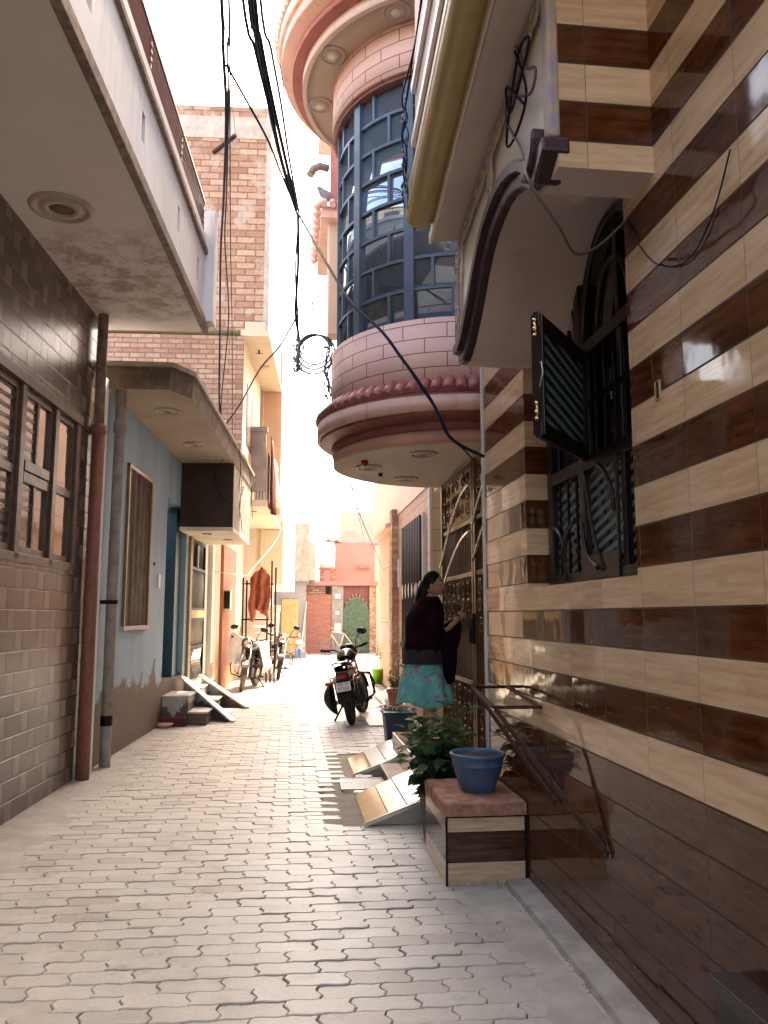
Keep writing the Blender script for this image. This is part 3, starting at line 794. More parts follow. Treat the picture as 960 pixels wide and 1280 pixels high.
# glass and frame
m = MB(); m.arc(BC, 1.03, 1.045, 3.82, 5.97, 84, 272, 84); m.build('bay_glass', M['bayglass'], ph)
fm = MB()
def bp(ang, r, z): a = math.radians(ang); return (BC[0] + r * math.cos(a), BC[1] + r * math.sin(a), z)
mull = [268, 239, 209, 181, 152, 122, 92]
for i, a in enumerate(mull):
    w = .085 if i in (1, 2) else .05
    fm.bar(bp(a, 1.06, 3.82), bp(a, 1.06, 5.97), w, .05, up=(math.cos(math.radians(a)), math.sin(math.radians(a)), 0))
for a0, a1 in zip(mull, mull[1:]):
    for k in range(9):
        z = 3.835 + k * .2645
        pts = [bp(a0 + (a1 - a0) * t / 6, 1.055, z) for t in range(7)]
        for p, q in zip(pts, pts[1:]): fm.bar(p, q, .03, .026)
        if k < 8:
            f = .36 if k % 2 else .66
            a = a0 + (a1 - a0) * (1 - f)
            fm.bar(bp(a, 1.055, z), bp(a, 1.055, z + .2645), .026, .03, up=(math.cos(math.radians(a)), math.sin(math.radians(a)), 0))
fm.build('bay_window_frame', M['blueframe'], ph)
# upper slab
bay('roof_soffit', M['soffitcream'], 1.0, 1.40, 6.42, 6.46)
bay('roof_inner_fascia', M['pinkpale'], 1.385, 1.425, 6.40, 6.50)
bay('roof_cove', M['redband'], 1.40, 1.52, 6.50, 6.60)
m = MB(); m.arc(BC, 1.40, 1.62, 6.60, 6.72, 84, 272, 64, z0b=6.54); m.build('roof_lip', M['pink'], ph)
bay('roof_edge', M['pinkpale'], 1.5, 1.645, 6.72, 6.84)
m = MB()
for i in range(70):
    a = math.radians(88 + 182 * i / 69); d = Vector((math.cos(a), math.sin(a), 0)); c = Vector((BC[0], BC[1], 0))
    m.tube([c + d * 1.52 + Vector((0, 0, 6.98)), c + d * 1.675 + Vector((0, 0, 6.86))], .027, 8)
m.build('roof_tiles', M['pinkpale'], ph)
m = MB(); m.arc(BC, .01, 1.56, 6.85, 6.95, 84, 272, 48); m.build('roof_deck', M['pink'], ph)
def downlight(parent, x, y, z, r, lit=False):
    m = MB(); m.lathe([(r, 0), (r * .97, -.012), (r * .82, -.018), (r * .78, -.006), (r * .62, -.006), (r * .58, -.016), (r * .40, -.020), (r * .38, -.004)], (x, y, z), 32)
    ring = m.build('ceiling_lamp', M['lamp'], parent)
    m = MB(); m.lathe([(r * .40, -.002), (r * .38, -.022 if lit else -.008), (r * .2, -.028 if lit else -.009), (0.0001, -.030 if lit else -.010)], (x, y, z), 20)
    m.build('lamp_lens', M['lampglass'] if lit else M['lampdark'], ring)
for a in (238, 203, 170, 268): downlight(ph, BC[0] + 1.265 * math.cos(math.radians(a)), BC[1] + 1.265 * math.sin(math.radians(a)), 6.42, .125, True)
downlight(ph, 1.05, 6.35, 2.82, .12); downlight(ph, .66, 7.0, 2.82, .12); downlight(ph, 1.08, 7.55, 2.82, .12)
m = MB(); m.lathe([(.03, 0), (.03, -.02), (.018, -.045), (0, -.05)], (.60, 6.72, 2.82), 12); m.build('alarm_bell', M['redlens'], ph)
m = MB(); m.lathe([(.02, 0), (.02, -.03), (0, -.034)], (.80, 7.3, 2.82), 12); m.build('bulb_holder', M['ironblack'], ph)
# platform and cream return behind the gate
m = MB(); m.box(1.02, 3.0, 5.56, 8.2, 0.002, .345); m.build('platform', M['browntile'], ph, bevel=.006)
# gate
GX = 1.5
gt = MB()
y = 5.62
for y in (5.60, 6.42, 6.50, 7.86):
    gt.box(GX - .025, GX + .025, y - .028, y + .028, .345, 2.80)
for z in (.38, .95, 1.85, 2.30, 2.78):
    gt.box(GX - .015, GX + .015, 5.6, 7.86, z - .018, z + .018)
gate = gt.build('gate_frame', M['gatebronze'], ph, bevel=.003)
m = MB(); yy = 5.68
while yy < 7.84:
    if not 6.38 < yy < 6.54: m.tube([(GX, yy, .36), (GX, yy, 2.30)], .0075, 6)
    yy += .062
m.build('gate_bars', M['gatebronze'], gate)
m = MB()
def scroll(c, R, turns=1.4, s=1, ph0=0, k=22):
    return [(GX - .028, c[0] + s * R * (1 - t / k * .8) * math.cos(ph0 + t / k * turns * 2 * PI), c[1] + R * (1 - t / k * .8) * math.sin(ph0 + t / k * turns * 2 * PI)) for t in range(k + 1)]
random.seed(3)
for y0 in [5.78 + .21 * i for i in range(10)]:
    for z0 in (.52, .70, .84, 1.42, 1.58, 1.74, 2.42, 2.55, 2.68):
        if 6.36 < y0 < 6.56: continue
        m = MB(); m.tube(scroll((y0 + random.uniform(-.02, .02), z0), .075, 1.3, random.choice((-1, 1)), random.uniform(0, 6)), .0075, 5); m.build('scroll', M['gatebronze'], gate)
m = MB()
for (ya, yb, z0, hgt) in ((5.62, 6.42, 2.25, .38), (5.62, 6.42, 1.95, .34), (6.5, 7.86, 1.98, .62), (6.5, 7.86, 1.7, .5)):
    pts = [(GX - .04, ya + (yb - ya) * t / 20, z0 + hgt * math.sin(PI / 2 * (1 - t / 20) if yb < 6.5 else PI / 2 * (1 - t / 20)) ** 1.0) for t in range(21)]
    m.tube(pts, .013, 6)
m.build('gate_sweep', M['chrome'], gate)
m = MB(); m.box(GX - .05, GX - .02, 6.40, 6.52, 1.28, 1.52); m.build('gate_lock', M['ironblack'], gate)

# second balcony of the pink house, farther on
m = MB(); m.box(.30, 1.95, 9.8, 11.6, 6.62, 6.78); m.build('balcony_slab', M['pink'], ph)
m = MB(); m.box(.42, .62, 9.9, 10.1, 6.78, 8.6); m.box(.62, 1.9, 9.9, 10.05, 6.78, 7.5); m.build('balcony_pier', M['redband'], ph)
m = MB(); m.box(.30, 1.95, 9.75, 11.65, 8.6, 8.8); m.build('balcony_roof', M['pinkpale'], ph)
m = MB(); m.box(.40, .56, 9.95, 10.2, 5.1, 6.62); m.build('balcony_pier', M['peach'], ph, bevel=.02)
m = MB(); m.box(.58, 1.9, 10.0, 10.3, 4.4, 6.62); m.build('stair_wall', M['offwhite'], ph)
for i in range(9): m = MB(); m.tube([(.30, 9.82 + i * .2, 6.82), (.22, 9.82 + i * .2, 6.74)], .05, 8); m.build('clay_tile', M['pink'], ph)
for i in range(5): m = MB(); m.tube([(.34 + i * .1, 9.80, 6.84), (.34 + i * .1, 9.72, 6.76)], .045, 8); m.build('clay_tile', M['pink'], ph)
m = MB(); m.tube([(.34, 8.66, 6.62), (.24, 8.62, 6.62), (.17, 8.6, 6.57), (.13, 8.58, 6.48)], .045, 14); m.build('rain_spout', M['greypipe'], ph)

# ------------------------------------------------------------ neighbours on the right beyond the bay
nh = thing('pink_lined_house', 'pink house front scored into blocks with a barred window, beyond the carved gate', 'house', (2.0, 12.5, 0))
m = MB(); m.box(1.92, 2.2, 11.02, 14.5, 0, 3.35); w_ = m.build('wall', M['pinkwall'], nh)
m = MB(); m.box(1.915, 3.0, 10.94, 11.018, 0, 3.6); m.build('return_wall', M['creamtile'], nh)
m = MB(); m.box(1.885, 1.925, 10.93, 11.03, 0, 3.35); m.build('corner_strip', M['offwhite'], nh)
fr = MB(); 
for y in (11.5, 12.0, 12.7, 13.5): fr.box(1.87, 1.93, y - .05, y + .05, .75, 3.0)
for z in (.8, 2.95): fr.box(1.872, 1.93, 11.5, 13.5, z - .05, z + .05)
wf = fr.build('window', M['offwhite'], nh)
m = MB()
for i in range(12): y = 11.58 + i * .17; m.tube([(1.86, y, .8), (1.86, y, 2.98)], .03, 6)
m.build('window_bars', M['ironblack'], wf)
m = MB(); m.box(1.895, 1.92, 11.5, 13.5, .8, 2.9); m.build('pane', M['darkglass'], wf)
m = MB(); 
for i in range(6): m.blob((1.85, 11.6 + i * .36, 1.9), .02, .10, .13, 8, 6)
m.build('window_plaque', M['offwhite'], wf)
m = MB(); m.box(1.80, 2.04, 14.5, 14.85, 0, 3.45); m.build('stone_column', M['stonecol'], nh)
mb_ = MB(); mb_.box(1.90, 2.0, 14.36, 14.495, 2.02, 2.52); bx_ = mb_.build('meter_box', M['plastic'], nh, bevel=.01)
m = MB(); m.box(1.955, 2.003, 14.35, 14.365, 2.06, 2.48); m.build('meter_window', M['black'], bx_)
ch = thing('pale_pink_house', 'low pale pink house with a mauve panel behind the split stone column', 'house', (2.2, 17, 0))
m = MB(); m.box(2.04, 2.6, 14.86, 18.9, 0, 4.75); m.build('wall', M['peach'], ch)
m = MB(); m.box(2.03, 2.05, 15.2, 18.8, 3.45, 4.05); m.build('mauve_panel', M['greysoffit'], ch)
m = MB(); m.box(1.85, 2.1, 16.0, 19.0, 3.28, 3.36); m.build('ledge', M['pink'], ch)
m = MB(); m.box(2.025, 2.05, 15.3, 18.7, .95, 1.35); m.build('mauve_panel', M['greysoffit'], ch)
fr = MB(); fr.box(2.02, 2.06, 15.6, 18.2, 1.38, 1.43); fr.box(2.02, 2.06, 15.6, 18.2, 2.55, 2.6); fr.box(2.02, 2.06, 16.8, 16.86, 1.4, 2.6); fr.build('window_ledge', M['pinkpale'], ch)

# ------------------------------------------------------------ left side, brown tiled house with the white balcony
dh = thing('brown_tiled_house', 'brown tiled house under a long white balcony on the near left', 'house', (-2.0, 6, 0))
m = MB()
w0, w1, wz0, wz1 = 5.35, 7.50, 1.92, 3.30
m.lbox(-.3, 0, -8, w0, 0, 4.45); m.lbox(-.3, 0, w1, 8.12, 0, 4.45); m.lbox(-.3, 0, w0, w1, 0, wz0); m.lbox(-.3, 0, w0, w1, wz1, 4.45)
m.lbox(-4, -.3, -8, 8.12, 0, 4.45)
m.build('wall', M['mosaic'], dh)
m = MB(); m.lbox(-4, -1.0, -8, 8.12, 4.6, 6.9); m.build('upper_wall', M['creamsun'], dh)
m = MB()
for k in range(4): m.lbox(-1.01, -.97, -5 + k * 3, -3.4 + k * 3, 5.0, 6.4)
m.build('upper_windows', M['darkglass'], dh)
m = MB(); m.lbox(-4, .99, -8, 8.28, 4.452, 4.55); m.build('balcony_soffit', M['dsoffit'], dh)
m = MB(); m.lbox(.97, 1.03, -8, 8.30, 4.44, 4.535); m.build('balcony_drip_edge', M['trimbrown'], dh, bevel=.006)
# white parapet with three narrow slots
m = MB()
slots = [2.8, 4.2, 5.45, 6.75, 7.75]
edges = [-8] + [e for s_ in slots for e in (s_ - .045, s_ + .045)] + [8.26]
for a, b in zip(edges[::2], edges[1::2]): m.lbox(.93, 1.0, a, b, 4.536, 5.22)
for s_ in slots:
    m.lbox(.93, 1.0, s_ - .045, s_ + .045, 4.536, 4.80); m.lbox(.93, 1.0, s_ - .045, s_ + .045, 5.02, 5.22)
m.build('balcony_parapet', M['whiteface'], dh)
m = MB()
for s_ in slots: m.lbox(.935, .95, s_ - .05, s_ + .05, 4.78, 5.04)
m.build('slot_backing', M['trimbrown'], dh)
m = MB(); m.lbox(.96, 1.035, -8, 8.1, 5.22, 5.275); m.build('parapet_moulding', M['trimbrown'], dh, bevel=.005)
m = MB(); m.lbox(.93, 1.01, -8, 8.1, 5.276, 5.42); m.build('parapet_cap', M['whiteface'], dh)
m = MB()
for z in (5.48, 5.54, 5.60, 5.66, 5.72): m.tube([(*LW(.985, -8), z), (*LW(.985, 8.05), z)], .014, 6)
m.lbox(.965, 1.005, -8, 8.06, 5.745, 5.775)
for k in range(14): m.lbox(.975, .995, -7.6 + k * 1.2, -7.56 + k * 1.2, 5.42, 5.75)
m.build('balcony_railing', M['railpurple'], dh)
m = MB(); m.lbox(.90, 1.10, 8.10, 8.32, 4.50, 5.70); m.build('balcony_post', M['whiteface'], dh, bevel=.01)
def ldown(parent, a, s, z, r): x, y = LW(a, s); downlight(parent, x, y, z, r)
ldown(dh, .36, 3.55, 4.452, .27); ldown(dh, .36, 5.75, 4.452, .23)
# window, three leaves
wf = MB()
for s_ in (w0, 6.20, 6.93, w1 - .0):
    wf.lbox(-.09, .012, s_ - .045, s_ + .045, wz0, wz1)
wf.lbox(-.088, .03, w0 - .04, w1 + .05, wz1 - .05, wz1 + .035); wf.lbox(-.088, .012, w0, w1, wz0 - .02, wz0 + .05)
wfo = wf.build('window', M['windowwood'], dh, bevel=.004)
def leaf_(a, b, midbar, up_open=False):
    m = MB(); x0, x1 = -.055, -.012; t = .055
    m.lbox(x0, x1, a, a + t, wz0 + .05, wz1 - .05); m.lbox(x0, x1, b - t, b, wz0 + .05, wz1 - .05)
    for z in (wz0 + .05, wz1 - .05 - t): m.lbox(x0 + .001, x1 - .001, a + t, b - t, z, z + t)
    if midbar == 'double':
        m.lbox(x0, x1 + .006, a + t, b - t, 2.52, 2.60); m.lbox(x0, x1 + .012, a + t, b - t, 2.61, 2.69)
        c = (a + b) / 2; m.lbox(x0 + .004, x1 - .004, c - .02, c + .02, wz0 + .1, wz1 - .1)
    else: m.lbox(x0, x1, a + t, b - t, 2.55, 2.62)
    return m.build('window_leaf', M['windowwood'], wfo, bevel=.003)
leaf_(5.40, 6.155, 'single'); leaf_(6.245, 6.885, 'double'); leaf_(6.975, 7.455, 'single')
m = MB(); m.lbox(-.045, -.035, w0, w1, wz0, wz1); m.build('pane', mirrorglass('window_reflection', (.30, .27, .24), .7, .03), wfo)
m = MB()
for i in range(16): m.lbox(-.034, -.030, 5.45, 6.1, 2.0 + i * .078, 2.03 + i * .078)
for i in range(16): m.lbox(-.034, -.030, 6.32, 6.54, 2.0 + i * .078, 2.03 + i * .078)
m.build('blind', M['darkwood'], wfo)
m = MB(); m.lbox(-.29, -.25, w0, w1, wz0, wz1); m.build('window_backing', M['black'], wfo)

# ------------------------------------------------------------ pipes between the two houses
pp = thing('red_drain_pipe', 'chipped red drain pipe at the corner of the brown tiled house', 'pipe', (*LW(.08, 7.95), 0))
m = MB(); x, y = LW(.075, 7.86)
m.tube([(x, y, 0), (x, y, 1.2), (x + .005, y, 3.30)], .062, 18); m.build('red_pipe', M['redpipe'], pp)
m = MB(); m.tube([(x, y, 3.22), (x, y, 4.45)], .05, 16); m.build('upper_pipe', M['trimbrown'], pp)
m = MB(); m.lathe([(.062, 0), (.074, .01), (.074, .09), (.062, .1)], (x, y, 3.24), 18); m.build('pipe_collar', M['redpipe'], pp)
m = MB(); m.lbox(.0, .05, 8.13, 8.24, 0, 3.9); m.build('mortar_strip', M['whiteface'], pp)
gp = thing('grey_drain_pipe', 'tall stained grey drain pipe beside the blue wall', 'pipe', (*LW(.10, 8.55), 0))
x, y = LW(.10, 8.50)
m = MB(); m.tube([(x, y, 0), (x, y, .42)], .055, 16); m.tube([(x, y, .50), (x, y, 1.8), (x + .01, y, 3.62), (x + .005, y, 3.9)], .055, 16); m.build('pipe', M['greypipe'], gp)
m = MB(); m.lathe([(.058, 0), (.062, .01), (.062, .09), (.058, .1)], (x, y, .41), 18); m.build('black_joint', M['ironblack'], gp)
m = MB(); m.lathe([(.055, 0), (.07, .01), (.07, .12), (.06, .13)], (x + .01, y, 3.40), 18); m.build('pipe_collar', M['greypipe'], gp)
m = MB(); m.lbox(.0, .17, 8.44, 8.48, 1.62, 1.66); m.build('pipe_clamp', M['ironblack'], gp)

# ------------------------------------------------------------ blue house
bh = thing('blue_house', 'house with a peeling pale blue wall under a low concrete canopy', 'house', (-1.85, 11, 0))
d0, d1 = 11.55, 13.08
m = MB()
m.lbox(-.25, .0, 8.25, d0, 0, 3.86); m.lbox(-.25, 0, d0, d1, 3.18, 3.86); m.lbox(-.25, 0, d1, 13.32, 0, 3.86)
m.lbox(-.25, 0, d0, d1, 0, .58); m.lbox(-4, -1.2, 8.25, 15.4, 0, 3.86); m.lbox(-1.2, -.25, 8.25, 8.5, 0, 3.86)
m.build('wall', M['bluewall'], bh)
m = MB(); m.lbox(-1.2, -.25, d1, d1 + .05, .5, 3.2); m.build('door_leaf', M['bluereveal'], bh)
m = MB(); m.lbox(-.7, -.08, d1 - .42, d1 - .03, .58, 3.15); m.build('door_leaf', M['bluereveal'], bh)
m = MB(); m.lbox(-.9, -.06, d0 + .01, d0 + .05, .58, 3.17); m.lbox(-1.19, -1.1, d0, d1, .5, 3.2); m.build('doorway_lining', M['clothmaroon'], bh)
fm = MB()
fm.lbox(.0, .035, 9.28, 9.33, 1.38, 3.24); fm.lbox(.0, .035, 10.42, 10.47, 1.38, 3.24); fm.lbox(.0, .036, 9.28, 10.47, 3.19, 3.24)
fo = fm.build('window', plain('gilt_wood', (.33, .17, .07), .4, var=.3, scale=12), bh, bevel=.004)
m = MB(); m.lbox(0, .045, 9.25, 10.50, 1.34, 1.385); m.build('sill', M['offwhite'], fo)
m = MB(); m.grid(lambda u, v: (*LW(.014 + .010 * math.sin(u * 30) * .4 + .003 * math.sin(u * 23 + v * 3), 9.33 + 1.09 * u), 1.39 + 1.80 * v), 90, 6); m.build('curtain', plain('brown_curtain', (.075, .042, .027), .7, var=.5, scale=5, bump=.1, spec=.15), fo)
m = MB(); m.lbox(0, .02, 11.05, 11.17, 1.88, 2.06); m.build('switch_plate', M['plastic'], bh, bevel=.004)
m = MB(); m.lbox(0, .02, 10.78, 10.81, 2.16, 2.20); m.build('nail', M['ironblack'], bh)
# canopy, its box, lamps
m = MB()
pl = [(-.3, 8.40), (.62, 8.42), (.80, 8.75), (.82, 15.0), (-.3, 15.0)]
m.prism(pl, lambda a, s: (*LW(a, s), 3.86), lambda a, s: (*LW(a + .02, s), 4.10))
cp = m.build('canopy', [M['canopyedge'], M['ebeige']], bh)
for p in cp.data.polygons:
    if p.normal.z < -.9: p.material_index = 1
m = MB(); m.prism([(-.3, 8.36), (.66, 8.38), (.85, 8.73), (.87, 15.04), (-.3, 15.04)], lambda a, s: (*LW(a, s), 4.10), lambda a, s: (*LW(a, s), 4.15)); m.build('canopy_coping', M['cement'], bh)
ldown(bh, .42, 9.3, 3.86, .15); ldown(bh, .42, 11.1, 3.86, .15); ldown(bh, .42, 12.2, 3.86, .13)
m = MB(); m.lbox(0.001, .80, 12.50, 12.56, 2.86, 3.859); m.build('box_front', plain('dark_umber', (.045, .028, .020), .8, var=.3, scale=3), bh)  # front face, darker than the other sides of the box
m = MB(); m.lbox(.0, .80, 12.561, 14.95, 2.86, 3.859); m.build('box', M['greyplaster'], bh)
m = MB(); m.lbox(.0, .81, 12.49, 14.96, 2.80, 2.859); m.build('box_floor', M['cream'], bh)
ldown(bh, .35, 12.9, 2.80, .08); ldown(bh, .55, 13.9, 2.80, .08)
# grille door under the box
m = MB(); m.lbox(-.3, -.2, 13.32, 15.4, 0, 2.8); m.lbox(-.2, 0, 14.98, 15.4, 0, 2.85); m.lbox(-.2, 0, 13.32, 15.4, 0, .46); m.build('door_surround', M['offwhite'], bh)
m = MB(); m.lbox(-.2, .04, 13.32, 13.52, .46, 2.8); m.build('carved_pilaster', plain('gilded_stone', (.16, .10, .05), .5, scale=40, c2=(.42, .30, .14), bump=.6), bh)
gm = MB(); gm.lbox(-.02, .02, 13.54, 13.60, .46, 2.79); gm.lbox(-.02, .02, 14.92, 14.98, .46, 2.79)
for z in (.48, .98, 1.45, 1.62, 2.30, 2.76): gm.lbox(-.02, .02, 13.56, 14.96, z - .025, z + .025)
go = gm.build('grille_door', M['ironblack'], bh)
m = MB()
for i in range(11): m.tube([(*LW(.0, 13.66 + i * .118), 1.0), (*LW(.0, 13.66 + i * .118), 2.3)], .012, 6)
m.lbox(-.012, .012, 14.2, 14.25, 2.3, 2.78)
m.build('door_bars', M['steel'], go)
m = MB(); m.lbox(-.01, .025, 13.6, 14.92, 1.47, 1.60); m.build('door_band', M['gold'], go)
m = MB()
for i in range(14):
    for s in (1, -1):
        a = 13.6 + i * .1; b = a + s * .48
        if 13.58 <= b <= 14.94: m.tube([(*LW(.0, a), .5), (*LW(.0, b), .97)], .008, 5)
m.build('door_lattice', M['steel'], go)
m = MB(); m.lbox(-.19, -.15, 13.5, 15.0, .46, 2.8); m.build('door_backing', M['black'], go)

# entrance steps with sloped wheel planks
def steps(name, label, s0, s1, a1, z1, a2, z2, pa, ps, pz, qa, qs):
    t = thing(name, label, 'steps', (*LW(.3, s0), 0))
    m = MB(); m.lbox(.001, a1, s0, s1, -.01, z1); m.lbox(a1, a2, s0 - .02, s1, -.01, z2); m.build('step_block', M['steps'], t, bevel=.01)
    m = MB(); m.lbox(.0, a1 + .015, s0 - .015, s1 - .01, z1 + .001, z1 + .026); m.build('tread', M['wornwhite'], t, bevel=.004)
    m = MB(); m.lbox(a1 + .002, a2 + .015, s0 - .035, s1 - .01, z2 + .001, z2 + .026); m.build('tread', M['wornwhite'], t, bevel=.004)
    m = MB(); A = Vector((*LW(pa, ps), pz)); B = Vector((*LW(qa, qs), .02)); m.bar(A, B, .10, .03); m.build('wheel_plank', M['wornwhite'], t, bevel=.004)
    m = MB(); A = Vector((*LW(pa, ps + .4), pz - .03)); B = Vector((*LW(qa - .06, qs + .4), .0)); C2 = Vector((*LW(pa, ps + .4), 0))
    v = [m.v(q) for q in (A, B, C2)]; v2 = [m.v(q + Vector((0, -.36, 0))) for q in (A, B, C2)]
    m.face(v); m.face(v2[::-1])
    for i in range(3): m.face([v[i], v2[i], v2[(i + 1) % 3], v[(i + 1) % 3]])
    m.build('plank_support', M['steps'], t)
    return t
steps('entrance_steps', 'peeling concrete steps with a sloping plank at the dark blue doorway', 11.62, 12.3, .36, .38, .62, .16, .12, 12.42, .60, .96, 11.85)
steps('entrance_steps', 'low steps with a sloping plank below the iron grille door', 13.35, 14.2, .26, .34, .52, .16, .12, 14.1, .50, .98, 13.6)
# ------------------------------------------------------------ brick tower and houses farther up on the left
tw = thing('brick_tower_house', 'tall raw brick house overhanging the lane behind the blue house', 'house', (-1.8, 17, 0))
m = MB(); m.lbox(-4, 0, 15.42, 21.4, 0, 3.9); m.lbox(-4, .57, 15.46, 19, 3.9, 6.98); m.build('wall', [M['creamsun'], M['brickold'], M['peach']], tw)
o = tw.children[-1]
for p in o.data.polygons:
    if p.normal.y < -.9 and p.center.z > 3: p.material_index = 1
m = MB(); m.lbox(-4, 1.02, 15.45, 19.4, 7.10, 11.85); o = m.build('upper_wall', [M['creamsun'], M['brickraw']], tw)
for p in o.data.polygons:
    if p.normal.y < -.9: p.material_index = 1
m = MB(); m.lbox(.93, 1.035, 15.435, 15.60, 7.10, 11.86); m.build('cement_corner', M['cementpale'], tw)
m = MB(); m.lbox(-4, 1.03, 15.436, 15.449, 11.15, 11.62); m.build('cement_band', M['cementpale'], tw)
m = MB(); m.lbox(.50, 1.06, 15.42, 19.4, 6.98, 7.098); m.lbox(.58, .98, 15.415, 15.45, 6.97, 7.26); m.build('slab', M['creamsun'], tw)
m = MB(); m.lbox(.565, .585, 16.1, 17.7, 4.95, 6.2); wfo2 = m.build('window', M['windowwood'], tw)
m = MB(); m.lbox(.575, .592, 16.2, 16.85, 5.02, 6.12); m.lbox(.575, .592, 16.95, 17.6, 5.02, 6.12); m.build('pane', M['lightglass'], wfo2)
m = MB(); m.lbox(1.0, 1.03, 17.2, 18.4, 8.0, 9.6); m.build('opening', M['brickold'], tw)
m = MB(); m.lbox(-.95, -.42, 15.40, 15.44, 5.2, 6.05); m.build('brick_recess', M['brickold'], tw)
m = MB(); m.lathe([(.11, 0), (.10, -.02), (.05, -.03), (0, -.031)], (*LW(.80, 17.4), 6.98), 20); m.build('ceiling_lamp', M['lamp'], tw)
m = MB(); x, y = LW(.78, 16.3); m.tube([(x, y, 6.98), (x, y, 6.9)], .02, 8); m.tube([(x - .07, y, 6.91), (x + .07, y, 6.91)], .008, 6); m.build('fan_hook', M['rustiron'], tw)
m = MB(); x, y = LW(.3, 15.3)
m.bar((-1.72, 15.42, 10.8), (-1.25, 15.0, 10.95), .07, .05); m.build('roof_bracket', M['rustiron'], tw)
m = MB()
m.lbox(-3, -.42, 14.9, 14.93, 4.16, 5.6)
tag(m.build('corrugated_shed', M['corr']), 'brown corrugated sheet shed on the blue house roof beside the brick tower', 'shed')
sd = bpy.data.objects['corrugated_shed']
m = MB()
for i in range(24): m.lbox(-1.6 + i * .05, -1.575 + i * .05, 14.87, 14.90, 4.16, 5.6)
m.build('sheet_ribs', M['corr'], sd)
m = MB(); m.lbox(-.40, -.33, 14.86, 14.95, 4.16, 5.7); m.build('corner_post', M['cementpale'], sd)
m = MB(); m.lbox(-3.2, -1.0, 15.0, 15.3, 4.16, 6.2); tag(m.build('white_parapet', M['whiteface']), 'white roof parapet seen under the balcony of the tiled house', 'parapet')

cg = thing('balcony_house', 'cream house with a grey balcony draped with washing beyond the brick tower', 'house', (-1.3, 19.5, 0))
m = MB(); m.lbox(-3, 1.06, 19.42, 21.4, 3.94, 8.0); m.build('wall', M['peach'], cg)
m = MB(); m.lbox(.45, .62, 19.3, 19.419, 3.95, 7.0); m.build('pilaster', M['creamsun'], cg)
m = MB(); m.lbox(.0, .95, 17.0, 21.39, 3.80, 3.939); m.build('balcony_slab', M['cream'], cg)
m = MB(); m.lbox(.585, .90, 17.0, 17.12, 4.12, 5.42); m.build('balcony_parapet', M['greyplaster'], cg)
m = MB(); m.lbox(.57, .93, 16.98, 17.14, 5.42, 5.52); m.build('parapet_cap', M['greyplaster'], cg)
m = MB()
for i in range(5): m.lbox(.60 + i * .066, .63 + i * .066, 17.02, 17.06, 3.94, 4.12)
m.build('baluster', M['offwhite'], cg)
m = MB(); m.lbox(.84, .93, 17.14, 21.35, 3.94, 5.0); m.build('balcony_front', M['creamsun'], cg)
m = MB(); m.lathe([(.07, 0), (.06, -.02), (0, -.021)], (*LW(.6, 17.8), 3.80), 14); m.build('ceiling_lamp', M['lamp'], cg)
m = MB(); m.lbox(.3, 1.02, 21.42, 28, 2.32, 5.2); m.build('overhang', [M['creamsun'], M['ochrewall']], cg)
for p in cg.children[-1].data.polygons:
    if p.normal.y < -.9: p.material_index = 1
m = MB(); m.lbox(-3, .3, 21.41, 28, 0, 3.8); m.build('lower_wall', M['offwhite'], cg)
m = MB(); m.lbox(.42, .50, 21.36, 21.415, 2.33, 3.8); m.build('ochre_pilaster', M['creamsun'], cg)
m = MB(); m.lbox(0.001, .06, 17.1, 19.3, 0, 3.0); m.build('orange_pilaster', M['orangepaint'], cg)
m = MB(); m.lbox(0.001, .03, 15.75, 16.75, .25, 2.75); m.build('peach_door', M['peach'], cg)
m = MB(); m.lbox(0.001, .08, 15.44, 15.72, 0, 3.1); m.build('door_pilaster', M['offwhite'], cg)
m = MB(); m.lbox(.06, .20, 17.2, 17.5, 1.62, 2.05); mx_ = m.build('meter_box', M['plastic'], cg, bevel=.012)
m = MB(); m.lbox(.07, .19, 17.19, 17.198, 1.65, 2.02); m.build('meter_window', M['black'], mx_)
m = MB(); m.lbox(.001, .08, 15.45, 15.9, .32, .62); m.build('vent_block', M['stonecol'], cg)
st = thing('white_staircase', 'white outside stairs climbing behind the iron frame', 'stairs', (*LW(.4, 20), 0))
for k in range(10):
    m = MB(); m.lbox(.02, .95, 19.42 + k * .24 - .0, 19.64 + k * .24, .18 * k, .18 * k + .165); m.build('step', M['offwhite'], st)

def drape(name, mat, fn, nu=24, nv=20, parent=None, thick=.012, label=None, cat=None, group=None):
    m = MB(); m.grid(fn, nu, nv); o = m.build(name, mat, parent, fix=False, solid=thick)
    if label: tag(o, label, cat, group)
    return o
def hang(a, s0, s1, zt, zb, amp=.03, fr=5, flare=.0, sd=0):
    def fn(u, v):
        s = s0 + (s1 - s0) * u; z = zt + (zb + .12 * nz(u * 3 + sd, sd) - zt) * v
        q = a + amp * v * math.sin(u * fr * 2 * PI + sd + 2 * v) + flare * v + .03 * nz(u * 4 + sd, v * 2)
        return (*LW(q, s), z)
    return fn
drape('maroon_blanket', M['clothmaroon'], hang(.98, 17.15, 18.0, 5.35, 3.75, .05, 3, .05, 1), label='dark maroon blanket hung over the balcony front', cat='blanket')
drape('peach_sheet', M['clothpeach'], hang(.98, 18.1, 19.1, 5.1, 4.0, .05, 3, .04, 4), label='pale peach sheet drying on the balcony beside the maroon blanket', cat='sheet')
drape('cream_towel', M['clothwhite'], hang(.98, 19.2, 20.1, 5.05, 4.25, .05, 3, .02, 8), label='cream towel drying at the far end of the balcony', cat='towel')

